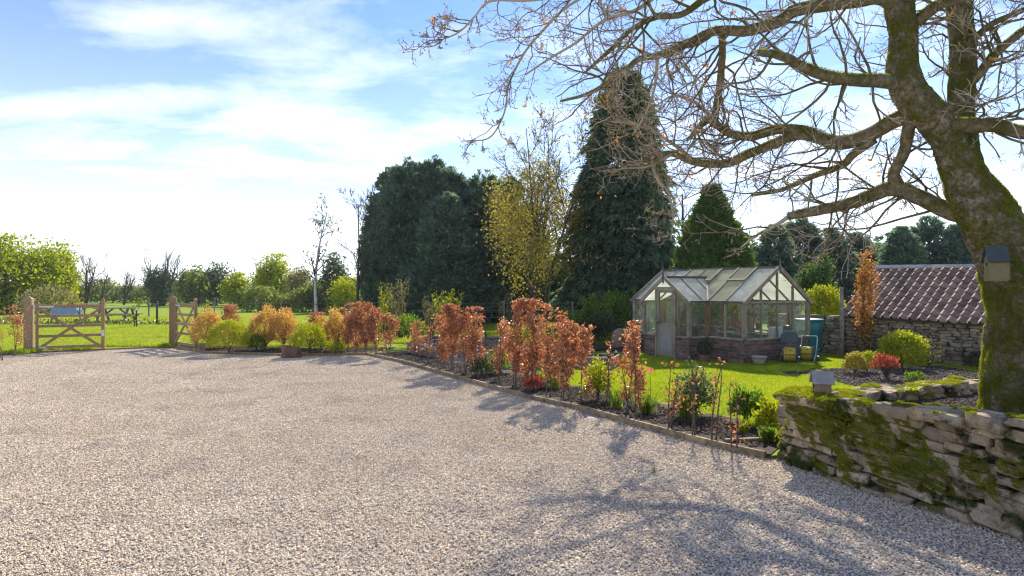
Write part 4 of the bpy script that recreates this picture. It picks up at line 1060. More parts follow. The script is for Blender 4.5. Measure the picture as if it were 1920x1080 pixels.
def stone_mesh(n, mat, amp=0.12, k=5.0, smooth=True, sharp=0):
    """a worn block: cube split n times per edge, rounded and knocked about; spans -1..1"""
    bm = bmesh.new(); bmesh.ops.create_cube(bm, size=2.0)
    bmesh.ops.subdivide_edges(bm, edges=bm.edges[:], cuts=n - 1, use_grid_fill=True)
    V = np.array([v.co[:] for v in bm.verts]); Fq = [[v.index for v in f.verts] for f in bm.faces]; bm.free()
    nrm = (np.abs(V) ** k).sum(1, keepdims=True) ** (1 / k); V = V / nrm
    ph = rng.uniform(0, 6.28, (4, 3)); fr = rng.uniform(0.8, 2.2, (4, 3))
    for i in range(4):
        V = V * (1 + amp * 0.35 * np.sin((V * fr[i] + ph[i]).sum(1, keepdims=True)))
    V = V + rng.normal(size=V.shape) * amp * 0.35
    V[:, 0] *= 1 + 0.25 * amp * 4 * np.sin(V[:, 2] * 1.4 + ph[0, 0]) * 0.3
    # knock corners off
    for c_ in range(3):
        d_ = rdir(1)[0] * (1, 0.6, 1); d_ = d_ / np.linalg.norm(d_); e_ = V @ d_; lim = np.quantile(e_, 0.86); V = V - np.maximum(e_ - lim, 0)[:, None] * d_ * 0.55
    me = mesh_np('stone', V, None, Fq, mat, smooth)
    if sharp: me.set_sharp_from_angle(angle=R(sharp))
    return me
old_building()
o = Geo(); o.tube([(0, 0, 0), (0.01, 0, 0.9), (0.0, 0.01, 1.78)], [0.05, 0.048, 0.045], 10); pz = o.obj('timber_pole', M['oldwood'], None, True, (colx(1578, 15.9), 15.9, LZ)); tag(pz, 'round weathered timber pole standing in front of the garden wall', 'pole')

# ------------------------------------------------------------------ dry stone wall round the tree
stone_var = [stone_mesh(3, M['stone'], rng.uniform(0.08, 0.14), rng.uniform(8, 18), True, 20) for _ in range(22)]
def poly_len(P):
    P = np.array(P, float); s = np.concatenate([[0], np.cumsum(np.linalg.norm(np.diff(P, axis=0), axis=1))]); return P, s
def poly_at(P, s, t):
    t = np.clip(t, 0, s[-1]); i = min(np.searchsorted(s, t, 'right') - 1, len(P) - 2); f = (t - s[i]) / (s[i + 1] - s[i]); p = P[i] * (1 - f) + P[i + 1] * f; d = unit(P[i + 1] - P[i]); return p, d
DS = thing('dry_stone_wall', 'mossy dry stone wall of flat tan stones beside the drive in front of the tree', 'wall', (2.78, 6.55, 0.0))
ORG = np.array([2.78, 6.55, 0.0])
STONES = []
def put_stone(par, name, p, rz, sx, sy, sz, tilt=0.06, roll=0.0):
    me = stone_var[rng.integers(len(stone_var))]; rot = (rng.normal() * tilt, rng.normal() * tilt * 0.7 + roll, rz + rng.normal() * 0.06)
    STONES.append((me, Matrix.LocRotScale(Vector([float(v) for v in p]), Euler(rot), Vector((sx, sy, sz))), par))
    return link(name, me, par, tuple(np.array(p) - ORG if par is DS else p), rot, (sx, sy, sz))
front = [(3.10, 6.98), (2.84, 6.72), (2.80, 6.5), (3.16, 5.55), (3.66, 4.45), (4.35, 3.1)]     # wraps round the left end
FP, FS = poly_len(front)
def wall_top(t): return 0.635 + 0.19 * np.clip((t - 0.6) / 2.8, 0, 1)
CORE_H = 0.0
for c in range(9):
    t = rng.uniform(-0.2, 0.0)
    while t < FS[-1]:
        big = rng.random() < 0.3
        w = rng.uniform(0.12, 0.2) if t < 0.55 else (rng.uniform(0.3, 0.46) if big else rng.uniform(0.14, 0.3))
        tm = t + w / 2
        if tm > 0:
            H = float(wall_top(tm)); ch = H / 9.0
            p, d = poly_at(FP, FS, tm); out = np.array([-d[1], d[0]]); out = -out if out[0] > 0 else out
            h = ch * rng.uniform(0.9, 1.12) * (1.4 if big else 1)
            z = ch * (c + 0.5) + 0.012 * math.sin(tm * 3 + c)
            q = p - out * (0.11 + 0.009 * c - rng.uniform(-0.025, 0.025))
            put_stone(DS, 'stone', (q[0], q[1], z), math.atan2(d[1], d[0]), w * 0.515, rng.uniform(0.12, 0.15), h * 0.478, 0.045, 0.06 if t > 0.6 else 0)
        t += w
# capping stones, flat and wider, two or three across
t = 0.05
while t < FS[-1] - 0.1:
    w = rng.uniform(0.22, 0.42); tm = t + w / 2; p, d = poly_at(FP, FS, tm); out = np.array([-d[1], d[0]]); out = -out if out[0] > 0 else out
    H = float(wall_top(tm))
    q = p - out * rng.uniform(0.12, 0.17); put_stone(DS, 'coping_stone', (q[0], q[1], H + rng.uniform(0.015, 0.045)), math.atan2(d[1], d[0]), w * 0.53, rng.uniform(0.15, 0.2), rng.uniform(0.035, 0.065), 0.08)
    if t > 0.4:
        q = p - out * rng.uniform(0.40, 0.46); put_stone(DS, 'coping_stone', (q[0], q[1], H - 0.03 + rng.uniform(-0.02, 0.03)), math.atan2(d[1], d[0]) + rng.normal() * 0.3, w * 0.5, rng.uniform(0.13, 0.18), rng.uniform(0.035, 0.06), 0.1)
    t += w * 0.98
# core behind the stones
G = Geo()
for a, b in zip(front[2:-1], front[3:]):
    a = np.array(a); b = np.array(b); d = unit(b - a); out = np.array([d[1], -d[0]]); out = -out if out[0] > 0 else out
    ha = 0.55 if a[1] > 6 else 0.62
    pts_ = [a - out * 0.16, b - out * 0.16, b - out * 0.5, a - out * 0.5]
    G.prism([(p[0] - ORG[0], p[1] - ORG[1], -0.05) for p in pts_], (0, 0, ha + 0.05))
G.obj('wall_core', M['core'], DS)
# second wall of the planter, behind
DB = thing('planter_wall', 'low mossy stone wall curving behind the trunk round the planter', 'wall', (0, 0, 0))
back = [(3.15, 7.1), (4.6, 7.95), (6.4, 8.75), (7.6, 9.0)]
BP, BS = poly_len(back)
for c in range(5):
    t = rng.uniform(-0.1, 0)
    while t < BS[-1]:
        w = rng.uniform(0.18, 0.42); tm = max(0, t + w / 2); p, d = poly_at(BP, BS, tm); out = np.array([d[1], -d[0]])
        z = 0.05 + c * 0.105; 
        q = p + out * 0.0; put_stone(DB, 'stone' if c < 4 else 'coping_stone', (q[0] + rng.normal() * 0.015, q[1] + rng.normal() * 0.015, z + 0.04), math.atan2(d[1], d[0]), w * 0.53, rng.uniform(0.17, 0.22), 0.06 if c < 4 else 0.05, 0.07)
        t += w
# moss growing over the stones: blades rooted on the stone faces where damp patches run
def wob(p, f, ph=0.0):
    x, y, z = p[:, 0] * f, p[:, 1] * f, p[:, 2] * f
    return (np.sin(x * 1.7 + y * 1.1 + ph) * np.cos(z * 2.1 - x * 0.6 + ph * 2) + np.sin(y * 2.3 - z * 1.3 + 1.3 + ph) * np.cos(x * 1.9 + 0.7) + 0.6 * np.sin(3.1 * (x + z) - y * 2.7 + ph)) / 2.6
def surf_points(V, T, n):
    A, B, C = V[T[:, 0]], V[T[:, 1]], V[T[:, 2]]; N = np.cross(B - A, C - A); ar = np.linalg.norm(N, axis=1); i = rng.choice(len(T), n, p=ar / ar.sum())
    u, v = rng.random((2, n, 1)); k = (u + v > 1); u = np.where(k, 1 - u, u); v = np.where(k, 1 - v, v)
    return A[i] + (B[i] - A[i]) * u + (C[i] - A[i]) * v, unit(N[i]), ar.sum() / 2
def moss_blades(P, N, h, lift, w=0.007):
    n = len(P); D = N + rdir(n) * 0.7 + (0, 0, 0.15)
    return leaf_geo(P + N * lift[:, None], D, h * rng.uniform(0.6, 1.3, n), w * rng.uniform(0.7, 1.4, n))
def moss_over(par, stones, org, mask, per_m2=46000, h=0.015, thick=0.040):
    G = Geo()
    for (me, mw) in stones:
        V = np.array([(mw @ v.co)[:] for v in me.vertices]); Tq = [list(p.vertices) for p in me.polygons]; T = np.array([[q[0], q[1], q[2]] for q in Tq] + [[q[0], q[2], q[3]] for q in Tq])
        P, N, area = surf_points(V, T, 10); n = int(area * per_m2); P, N, _ = surf_points(V, T, n)
        m = mask(P, N); k = m > 0; P, N, m = P[k], N[k], m[k]
        if len(P) < 5: continue
        lump = 0.55 + 0.45 * wob(P, 26.0); lift = np.clip(m * 2.2, 0, 1) * thick * lump.clip(0.05, 1) * rng.uniform(0.35, 1.0, len(P))
        Vb, Tb = moss_blades(P, N, h, lift); G.add(Vb - org, Tb)
    return tag(G.obj('moss', M['moss'], par), kind='stuff')
def face_mask(P, N):
    t = np.hypot(P[:, 0] - 2.80, P[:, 1] - 6.6); hh = 0.635 + 0.19 * np.clip((t - 0.2) / 2.8, 0, 1); zr = P[:, 2] / hh
    band = np.exp(-((t - 0.95) / 1.0) ** 2) * np.exp(-((zr - 0.72 + 0.16 * t) / 0.42) ** 2)
    toplit = (N[:, 2] > 0.45) * np.exp(-((t - 0.25) / 0.42) ** 2) * (zr > 0.9)
    return 0.85 * wob(P, 5.2) + 0.35 * wob(P, 15.0, 2.0) + 0.72 * band + 0.9 * toplit + 0.08 * N[:, 2] - 0.36 - 0.5 * (N[:, 2] < -0.3)
moss_over(DS, [s_ for s_ in STONES if s_[2] is DS] and [(s_[0], s_[1]) for s_ in STONES if s_[2] is DS], ORG, face_mask)
moss_over(DB, [(s_[0], s_[1]) for s_ in STONES if s_[2] is DB], np.zeros(3), lambda P, N: 0.9 * wob(P, 4.0, 1.0) + 0.3 * wob(P, 13.0) + 0.30 * N[:, 2] - 0.42, 26000, 0.016, 0.03)

# ------------------------------------------------------------------ bird boxes
def bird_house():
    p = at(1541, 742, 6.42); t = thing('bird_house', 'small wooden bird house with a grey roof standing on the end of the stone wall', 'bird house', (p.x, p.y, 0.715), R(-12))
    w, l, h = 0.15, 0.115, 0.155
    G = Geo(); G.box(-w / 2, w / 2, -l / 2, l / 2, 0, h); G.prism([(-w / 2, -l / 2, h), (-w / 2, l / 2, h), (-w / 2, 0, h + 0.075)], (w, 0, 0)); G.obj('body', M['redbox'], t)
    for s in (-1, 1):
        G = Geo(); n3 = np.array([0, s * 0.8, 0.6]); a = np.array([-w / 2 - 0.025, 0, h + 0.088]); b = np.array([-w / 2 - 0.025, s * (l / 2 + 0.03), h - 0.028])
        G.prism([a, b, b + (w + 0.05, 0, 0), a + (w + 0.05, 0, 0)], n3 * 0.010); G.obj('roof_board', M['leadroof'], t)
    G = Geo(); G.tube([(-w / 2 - 0.0035, 0, 0.10), (-w / 2 - 0.001, 0, 0.10)], 0.02, 14); G.obj('entrance_hole', M['hole'], t)
    for x in (-0.045, 0.0, 0.045):
        G = Geo(); G.box(x - 0.0205, x + 0.0205, -l / 2 - 0.004, -l / 2 - 0.0005, 0.004, h - 0.012); G.obj('board', M['redbox'], t)
bird_house()
def nest_box():
    p = at(1868, 497, 6.56); t = thing('nest_box', 'green-grey nest box with a dark slate-coloured pitched roof on the mossy trunk', 'nest box', (p.x, p.y, at(1868, 527, 6.56).z), R(-20))
    w, l, h = 0.165, 0.15, 0.215
    G = Geo(); G.box(-w / 2, w / 2, -l / 2, l / 2, 0, h); G.prism([(-w / 2, -l / 2, h), (-w / 2, l / 2, h), (-w / 2, 0, h + 0.115)], (w, 0, 0)); G.obj('body', M['boxwood'], t)
    for s in (-1, 1):
        G = Geo(); n3 = np.array([0, s * 0.8, 0.6]); a = np.array([-w / 2 - 0.02, 0, h + 0.135]); b = np.array([-w / 2 - 0.02, s * (l / 2 + 0.03), h - 0.025])
        G.prism([a, b, b + (w + 0.03, 0, 0), a + (w + 0.03, 0, 0)], n3 * 0.010); G.obj('roof_board', M['slate'], t)
    G = Geo(); G.tube([(-w / 2 - 0.0035, 0, 0.175), (-w / 2 - 0.001, 0, 0.175)], 0.017, 14); G.obj('entrance_hole', M['hole'], t)
    G = Geo(); G.box(w / 2 + 0.001, w / 2 + 0.02, -0.05, 0.05, 0.01, h - 0.02); G.obj('back_board', M['boxwood'], t)
nest_box()

# ------------------------------------------------------------------ out in the field: picnic table, covered table, posts
def picnic_table(x, y, rz, label):
    t = thing('picnic_table', label, 'picnic table', (x, y, LZ), rz); Lh = 0.95
    for i in range(5):
        G = Geo(); yy = -0.33 + i * 0.155; G.box(-Lh, Lh, yy, yy + 0.145, 0.72, 0.76); G.obj('top_plank', M['oldwood'], t)
    for s in (-1, 1):
        for k in (0, 1):
            G = Geo(); yy = s * 0.68 + (k - 1) * 0.14; G.box(-Lh, Lh, yy, yy + 0.13, 0.41, 0.45); G.obj('seat_plank', M['oldwood'], t)
    for x0 in (-0.65, 0.65):
        for s in (-1, 1):
            G = Geo(); G.beam((x0, s * 0.62, 0), (x0, s * 0.18, 0.72), 0.05, 0.10, (1, 0, 0)); G.obj('leg', M['oldwood'], t)
        G = Geo(); G.box(x0 + 0.027, x0 + 0.07, -0.75, 0.75, 0.33, 0.405); G.obj('crossbar', M['oldwood'], t)
        G = Geo(); G.beam((x0 * 0.9, 0, 0.38), (x0 * 0.25, 0, 0.71), 0.05, 0.07); G.obj('brace', M['oldwood'], t)
picnic_table(colx(218, 32.0), 32.0, R(4), 'long weathered picnic table in the field beyond the gateway')
tb = thing('covered_table', 'pale blue covered table seen through the bars of the closed gate', 'table', (colx(126, 31), 31.0, LZ), R(6))
G = Geo(); G.prism([(-0.62, -0.35, 0.42), (0.62, -0.35, 0.42), (0.55, -0.25, 0.80), (-0.55, -0.25, 0.80)], (0, 0.5, 0)); G.obj('cover', M['bluecloth'], tb)
for sx in (-0.66, 0.66):
    G = Geo(); G.beam((sx, -0.1, 0), (sx * 0.95, -0.1, 0.78), 0.06, 0.06); G.obj('leg', M['oldwood'], tb)
    G = Geo(); G.beam((sx, 0.3, 0), (sx * 0.95, 0.3, 0.78), 0.06, 0.06); G.obj('leg', M['oldwood'], tb)
def fence(name, label, pts, h, nw, grp=None, step=2.6):
    P, s = poly_len(pts); n = int(s[-1] / step) + 1
    o = thing(name, label, 'fence', (pts[0][0], pts[0][1], LZ)); b = np.array([*pts[0], 0])
    tops = []
    for i in range(n + 1):
        p, d = poly_at(P, s, i * step); p = np.array([*p, 0]) - b; tops.append(p)
        G = Geo(); G.tube([p, p + (rng.normal() * 0.02, rng.normal() * 0.02, h)], [0.045, 0.04], 8); G.obj('post', M['oldwood'], o)
    for k in range(nw):
        z = h * (0.95 - 0.22 * k)
        for a, c in zip(tops[:-1], tops[1:]):
            G = Geo(); m = (a + c) / 2 + (0, 0, z - 0.02); G.tube([a + (0, 0, z), m, c + (0, 0, z)], 0.006, 4, False); G.obj('wire', M['wire'], o)
fence('wire_fence', 'post and wire fence in front of the dark conifers behind the vegetable beds', [(-5.5, 24.5), (1.0, 24.0), (6.0, 23.5)], 1.25, 4)
fence('wire_fence', 'wire fence crossing the field far behind the gates', [(-21, 37), (-12, 36.0), (-5.5, 35.5)], 1.2, 3, step=4.0)
G = Geo(); G.tube([(0, 0, 0), (0.01, 0, 0.6), (0.0, 0.02, 1.15)], 0.05, 8); o = G.obj('fence_post', M['darkwood'], None, True, (colx(294, 30), 30, LZ)); tag(o, 'single dark post standing in the grass left of the open gate', 'post')
# ------------------------------------------------------------------ plants in the beds
def base_at(px, py, z=LZ + 0.01):
    p = ground(px, py, z); return p
def sapling(px, py, top, wpx, dens, label, leafm='beech', group='copper beech saplings of the young hedge', name='beech_sapling', z=LZ + 0.01, nst=2):
    b = base_at(px, py, z); Y = b.y; H = (py - top) / F * Y; Wd = wpx * 0.86 / F * Y / 2
    t = thing(name, label, 'shrub', tuple(b), 0.0, group)
    S = np.zeros((nst, 3)); S[:, :2] = rng.normal(size=(nst, 2)) * 0.03
    D = np.tile([0, 0, 1.0], (nst, 1)) + rng.normal(size=(nst, 3)) * 0.08
    L = H * rng.uniform(0.82, 1.0, nst); L[0] = H
    p0, r0 = grow(S, D, L, np.full(nst, 0.011), 8, 0.05, (0, 0, 0.06), 0.35)
    G = Geo(); V, Q = tubes(p0, r0, 5); G.add(V, None, Q)
    s1 = spawn(p0, r0, L, 11, (0.45, 1.0), (0.22, 0.42), 0.5, (0.12, 0.98))
    Lm = np.minimum(s1[2], Wd * 1.5)
    p1, r1 = grow(s1[0], s1[1], Lm, s1[3], 5, 0.12, (0, 0, 0.12), 0.4); V, Q = tubes(p1, r1, 3); G.add(V, None, Q)
    s2 = spawn(p1, r1, Lm, 3, (0.5, 1.0), (0.4, 0.7), 0.6, (0.2, 1.0)); p2, r2 = grow(s2[0], s2[1], s2[2], s2[3], 4, 0.15, (0, 0, 0.05), 0.5); V, Q = tubes(p2, r2, 3); G.add(V, None, Q)
    G.obj('stem', M['stem'], t)
    n = int(dens * 1080 * H * max(Wd, 0.12) / 0.25)
    if n > 0:
        allp = np.concatenate([p1[:, 1:].reshape(-1, 3), p2[:, 1:].reshape(-1, 3), p2[:, 1:].reshape(-1, 3)])
        P = allp[rng.integers(len(allp), size=n)] + rng.normal(size=(n, 3)) * (Wd * 0.16, Wd * 0.16, 0.05)
        P[:, 2] = np.clip(P[:, 2], 0.1, H * 1.02)
        V, T = leaf_geo(P, rdir(n) + (0, 0, -0.25), rng.uniform(0.038, 0.072, n), rng.uniform(0.022, 0.042, n), fold=0.35)
        G = Geo(); G.add(V, T); G.obj('foliage', M[leafm], t)
    return t

BEECH = [
 (652, 661, 580, 40, 1.5, 'copper beech sapling at the left end of the first dense clump'),
 (668, 663, 572, 46, 1.6, 'tall dense copper beech sapling second from the left of the first clump'),
 (686, 664, 570, 44, 1.5, 'dense copper beech sapling in the middle of the first clump'),
 (706, 666, 582, 44, 1.2, 'copper beech sapling right of the middle of the first clump'),
 (728, 669, 590, 40, 0.8, 'thinner copper beech sapling at the right end of the first clump'),
 (779, 679, 605, 30, 0.7, 'small thin copper beech sapling in front of the mossy raised bed'),
 (800, 684, 615, 22, 0.3, 'nearly bare beech stem just right of the small thin sapling'),
 (829, 691, 592, 40, 1.0, 'copper beech sapling at the left of the broad second clump'),
 (848, 696, 574, 52, 1.5, 'tall dense copper beech sapling of the broad second clump'),
 (872, 700, 580, 50, 1.2, 'copper beech sapling just right of the tallest in the broad second clump'),
 (898, 705, 596, 46, 0.9, 'lighter copper beech sapling at the right of the broad second clump'),
 (934, 714, 600, 40, 0.8, 'sparse copper beech sapling between the broad clump and the tall column'),
 (966, 724, 566, 50, 1.5, 'tall column-like copper beech sapling in the middle of the hedge'),
 (990, 730, 596, 44, 1.3, 'copper beech sapling hugging the right side of the tall column'),
 (1036, 744, 576, 36, 1.2, 'narrow-topped tall copper beech sapling right of the tall column'),
 (1056, 750, 612, 50, 1.5, 'full copper beech sapling left of the last dense clump edge'),
 (1082, 758, 608, 46, 1.4, 'full copper beech sapling at the right edge of the last dense clump'),
 (1141, 764, 632, 26, 0.08, 'bare leaning beech stem in front of the grey raised bed'),
 (1176, 776, 640, 34, 0.7, 'slim copper beech sapling standing left of its pair in front of the greenhouse door'),
 (1203, 787, 608, 46, 1.0, 'tall open copper beech sapling in front of the greenhouse door'),
 (1254, 800, 684, 40, 0.28, 'sparse beech sapling with a few leaves right of the greenhouse door pair'),
 (1299, 816, 690, 30, 0.06, 'bare beech whip in front of the dark variegated shrub'),
 (1342, 826, 676, 34, 0.07, 'taller bare beech whip right of the variegated shrub'),
 (1377, 838, 716, 20, 0.10, 'short bare beech whip nearest the stone wall'),
]
for b in BEECH: sapling(*b)
for px, py, top, w, d, lab in ((428, 652, 575, 56, 1.1, 'copper beech sapling behind the left yellow-green shrub'), (545, 651, 580, 40, 0.8, 'copper beech sapling behind the orange spiraea in the middle'), (592, 651, 588, 50, 0.9, 'copper beech sapling behind the right yellow-green shrub'),
                               (22, 668, 575, 40, 0.35, 'sparse reddish beech sapling left of the far left gate post'), (4, 676, 570, 40, 0.3, 'sparse beech sapling cut by the left picture edge')):
    sapling(px, py, top, w, d, lab)

def bush(px, py, wpx, top, leafm, ls, n, label, cat='shrub', name='shrub', z=LZ + 0.01, Y=None, up=0.5, hollow=0.55, lob=0.18, group=None, stems=8, aspect=0.55, loc=None, lowcut=0.06, round_=2.2, stemm='stem'):
    b = Vector(loc) if loc is not None else (base_at(px, py, z) if Y is None else Vector((colx(px, Y), Y, z)))
    Y = b.y; H = (py - top) / F * Y if Y else 1; Wd = wpx / F * Y / 2
    t = thing(name, label, cat, tuple(b), 0.0, group)
    n = int(n * (1.7 if n > 1000 else 1.25)); d = rdir(n); d[:, 2] = np.abs(d[:, 2]) * 1.3 - 0.35; d = unit(d)
    ph = rng.uniform(0, 6.28, 6)
    lb = 1 + lob * (np.sin(d[:, 0] * 4 + ph[0]) * np.cos(d[:, 1] * 4 + ph[1]) + 0.7 * np.sin(d[:, 2] * 6 + d[:, 0] * 5 + ph[2])) + rng.normal(size=n) * 0.06
    rr = rng.uniform(hollow, 1.0, n) ** 0.7 * lb
    P = d * rr[:, None] * (Wd, Wd * 0.9, H * 0.62) + (0, 0, H * 0.42)
    k = P[:, 2] > lowcut * H; P = P[k]; dd = d[k]; m = len(P)
    V, T = leaf_geo(P, dd * 0.7 + rdir(m) * 0.8 + (0, 0, up), rng.uniform(0.65, 1.3, m) * ls * 1.15, ls * 1.15 * aspect * rng.uniform(0.7, 1.2, m))
    G = Geo(); G.add(V, T); G.obj('foliage', M[leafm], t)
    a = rng.uniform(0, 6.28, stems); D = np.stack([np.cos(a) * 0.6 * Wd / max(H, .01), np.sin(a) * 0.6 * Wd / max(H, .01), np.ones(stems)], 1)
    p, r = grow(np.zeros((stems, 3)), D, np.full(stems, H * 0.75), np.full(stems, 0.008 + 0.006 * H), 6, 0.1)
    s = spawn(p, r, np.full(stems, H * 0.7), 4); p2, r2 = grow(s[0], s[1], s[2], s[3], 4, 0.15)
    G = Geo(); V, Q = tubes(p, r, 4); G.add(V, None, Q); V, Q = tubes(p2, r2, 3); G.add(V, None, Q); G.obj('stem', M[stemm], t)
    return t
# bed by the gate
SP = 'orange spiraea shrubs by the gate'
bush(392, 656, 60, 584, 'spirea', 0.045, 2600, 'peach-orange spiraea shrub beside the open gate', group=SP, name='spiraea_shrub')
bush(497, 656, 62, 583, 'spirea', 0.045, 2800, 'orange spiraea shrub right of the left yellow-green mound', group=SP, name='spiraea_shrub')
bush(530, 657, 52, 586, 'spirea', 0.045, 2400, 'orange spiraea shrub behind the log stump', group=SP, name='spiraea_shrub')
bush(632, 658, 56, 588, 'spirea', 0.045, 2600, 'yellow-orange spiraea shrub left of the first beech clump', group=SP, name='spiraea_shrub')
bush(602, 654, 40, 596, 'spirea', 0.045, 1500, 'orange spiraea shrub behind the right yellow-green mound', group=SP, name='spiraea_shrub')
bush(429, 662, 74, 604, 'yellowgreen', 0.035, 4200, 'bright yellow-green rounded shrub nearest the gate', group='yellow-green mounds', hollow=0.7, lob=0.06)
bush(581, 664, 66, 608, 'yellowgreen', 0.035, 3600, 'bright yellow-green rounded shrub right of the log stump', group='yellow-green mounds', hollow=0.6, lob=0.14)
bush(481, 660, 28, 628, 'fresh', 0.05, 700, 'small fresh green plant between the yellow-green mound and the orange spiraea')
bush(630, 664, 30, 640, 'yellowgreen', 0.04, 500, 'low yellow-green sprig in front of the yellow-orange spiraea')
# bed by the wall
bush(1302, 780, 74, 694, 'variegated', 0.05, 1000, 'dark glossy variegated shrub at the lawn edge behind bare whips', hollow=0.15, lob=0.3)
bush(1400, 795, 60, 732, 'fresh', 0.07, 480, 'glossy green shrub with yellow tips left of the wall end', hollow=0.4, lob=0.25)
bush(1446, 812, 54, 756, 'yellowgreen', 0.06, 480, 'yellow and green leafed shrub against the left end of the wall', hollow=0.4, lob=0.25)
bush(1120, 752, 54, 684, 'yellowgreen', 0.05, 900, 'pale yellow-green shrub between beech saplings', hollow=0.3, lob=0.3)
bush(1035, 726, 40, 682, 'fresh', 0.05, 500, 'low green shrub with buds behind the tall beech column', hollow=0.3, lob=0.3)
bush(935, 700, 44, 660, 'fresh', 0.05, 500, 'low pale green shrub in the gap of the beech hedge', hollow=0.3, lob=0.3)
bush(1000, 732, 40, 704, 'redleaf', 0.05, 320, 'low red-leafed plant at the foot of the tall beech column', hollow=0.3)
bush(905, 706, 50, 672, 'darkshrub', 0.05, 500, 'dark low shrub under the broad second beech clump', hollow=0.3)
def tuft(px, py, wpx, hpx, leafm, n, label, w=0.006, cat='grass tuft', name='grass_tuft', z=LZ + 0.01):
    b = base_at(px, py, z); s = b.y / F; t = thing(name, label, cat, tuple(b))
    V_, T_ = [], []
    a = rng.uniform(0, 6.28, n); h = hpx * s * rng.uniform(0.6, 1.1, n); l = wpx * s / 2 * rng.uniform(0.2, 1.1, n)
    p = rng.normal(size=(n, 3)) * (wpx * s * 0.1, wpx * s * 0.1, 0); d = np.stack([np.cos(a), np.sin(a), 0 * a], 1); sd_ = np.stack([-np.sin(a), np.cos(a), 0 * a], 1) * w
    up = np.array([0, 0, 1.0]); c1 = p + up * (h * 0.6)[:, None] + d * (l * 0.4)[:, None]; c2 = p + up * (h * 0.95)[:, None] + d * (l * 0.85)[:, None]; c3 = p + up * (h * 0.8)[:, None] + d * (l * 1.2)[:, None]
    V = np.stack([p - sd_, p + sd_, c1 - sd_, c1 + sd_, c2 - sd_ * 0.6, c2 + sd_ * 0.6, c3], 1).reshape(-1, 3)
    f = np.array([[0, 1, 3], [0, 3, 2], [2, 3, 5], [2, 5, 4], [4, 5, 6]]); T = (np.arange(n)[:, None, None] * 7 + f[None]).reshape(-1, 3)
    G = Geo(); G.add(V, T); G.obj('blades', M[leafm], t)
tuft(1290, 785, 70, 50, 'fresh', 260, 'arching pale green grass tuft in front of the dark variegated shrub', 0.004)
tuft(1212, 776, 50, 34, 'fresh', 220, 'green grassy clump behind the tall open beech sapling', 0.005)
tuft(1394, 812, 34, 26, 'yellowgreen', 60, 'bright yellow-green strappy clump on the mulch near the wall', 0.012)
tuft(1440, 828, 40, 30, 'fresh', 50, 'broad-leafed green clump at the foot of the wall end', 0.02)
tuft(1040, 730, 40, 30, 'yellowgreen', 70, 'yellow-green strappy clump under the beech hedge', 0.01)
tuft(1155, 765, 46, 34, 'fresh', 80, 'fine green clump at the lawn edge left of the greenhouse door pair', 0.006)
def tulips(spots, label):
    for i, (px, py, top, lab) in enumerate(spots):
        b = base_at(px, py); s = b.y / F; H = (py - top) * s; t = thing('tulip', lab, 'flower', tuple(b), 0, 'pink tulips')
        G = Geo(); G.tube([(0, 0, 0), (0.01, 0, H * 0.5), (0, 0.01, H)], 0.004, 5); G.obj('stem', M['fresh'], t)
        a = np.arange(6) * 1.047; P = np.stack([0.012 * np.cos(a), 0.012 * np.sin(a), np.full(6, H)], 1); D = np.stack([np.cos(a) * 0.5, np.sin(a) * 0.5, np.ones(6)], 1)
        V, T = leaf_geo(P, D, 0.075, 0.05, N=np.stack([np.cos(a), np.sin(a), 0 * a], 1)); G = Geo(); G.add(V, T); G.obj('petals', M['pink'], t)
        V, T = leaf_geo(np.zeros((3, 3)), rdir(3) * 0.5 + (0, 0, 1), H * 0.7, 0.03); G = Geo(); G.add(V, T); G.obj('leaf', M['fresh'], t)
tulips([(1184, 762, 704, 'pink tulip left of the tall open beech sapling'), (1191, 765, 696, 'pink tulip against the stem of the tall open beech sapling'), (1196, 760, 712, 'lower pink tulip by the stem of the open sapling'), (1219, 768, 698, 'pink tulip right of the tall open beech sapling'), (1018, 722, 676, 'pink tulip glimpsed in the beech hedge')], 'pink tulip')

# round bed by the outbuilding
bush(1690, 691, 80, 628, 'yellowgreen', 0.06, 2300, 'large rounded shrub with yellow tips in front of the stone outbuilding', lob=0.1, hollow=0.6)
bush(1692, 690, 66, 644, 'darkshrub', 0.06, 900, 'dark green heart of leaves inside the large yellow-tipped shrub', lob=0.1) if False else None
bush(1603, 701, 40, 663, 'olive', 0.03, 1500, 'small olive-green clipped shrub left of the red-leafed shrub', hollow=0.6, lob=0.08)
bush(1626, 698, 28, 661, 'yellowgreen', 0.035, 900, 'small bright green shrub touching the olive one', hollow=0.6, lob=0.08)
bush(1662, 711, 52, 668, 'redleaf', 0.05, 800, 'low red-leafed shrub on thin stems in the round bed', hollow=0.45, lowcut=0.5, stems=16)
bush(1742, 690, 50, 632, 'pale', 0.035, 260, 'sparse twiggy rose bush right of the large yellow-tipped shrub', hollow=0.1, stems=12)
bush(1716, 716, 34, 700, 'fresh', 0.04, 260, 'low green sprig at the edge of the round bed')
bush(1735, 735, 40, 716, 'yellowgreen', 0.04, 300, 'low yellow-green plant just behind the planter wall')
bush(1845, 690, 60, 660, 'box', 0.05, 600, 'dark low bush beside the trunk at the foot of the outbuilding')
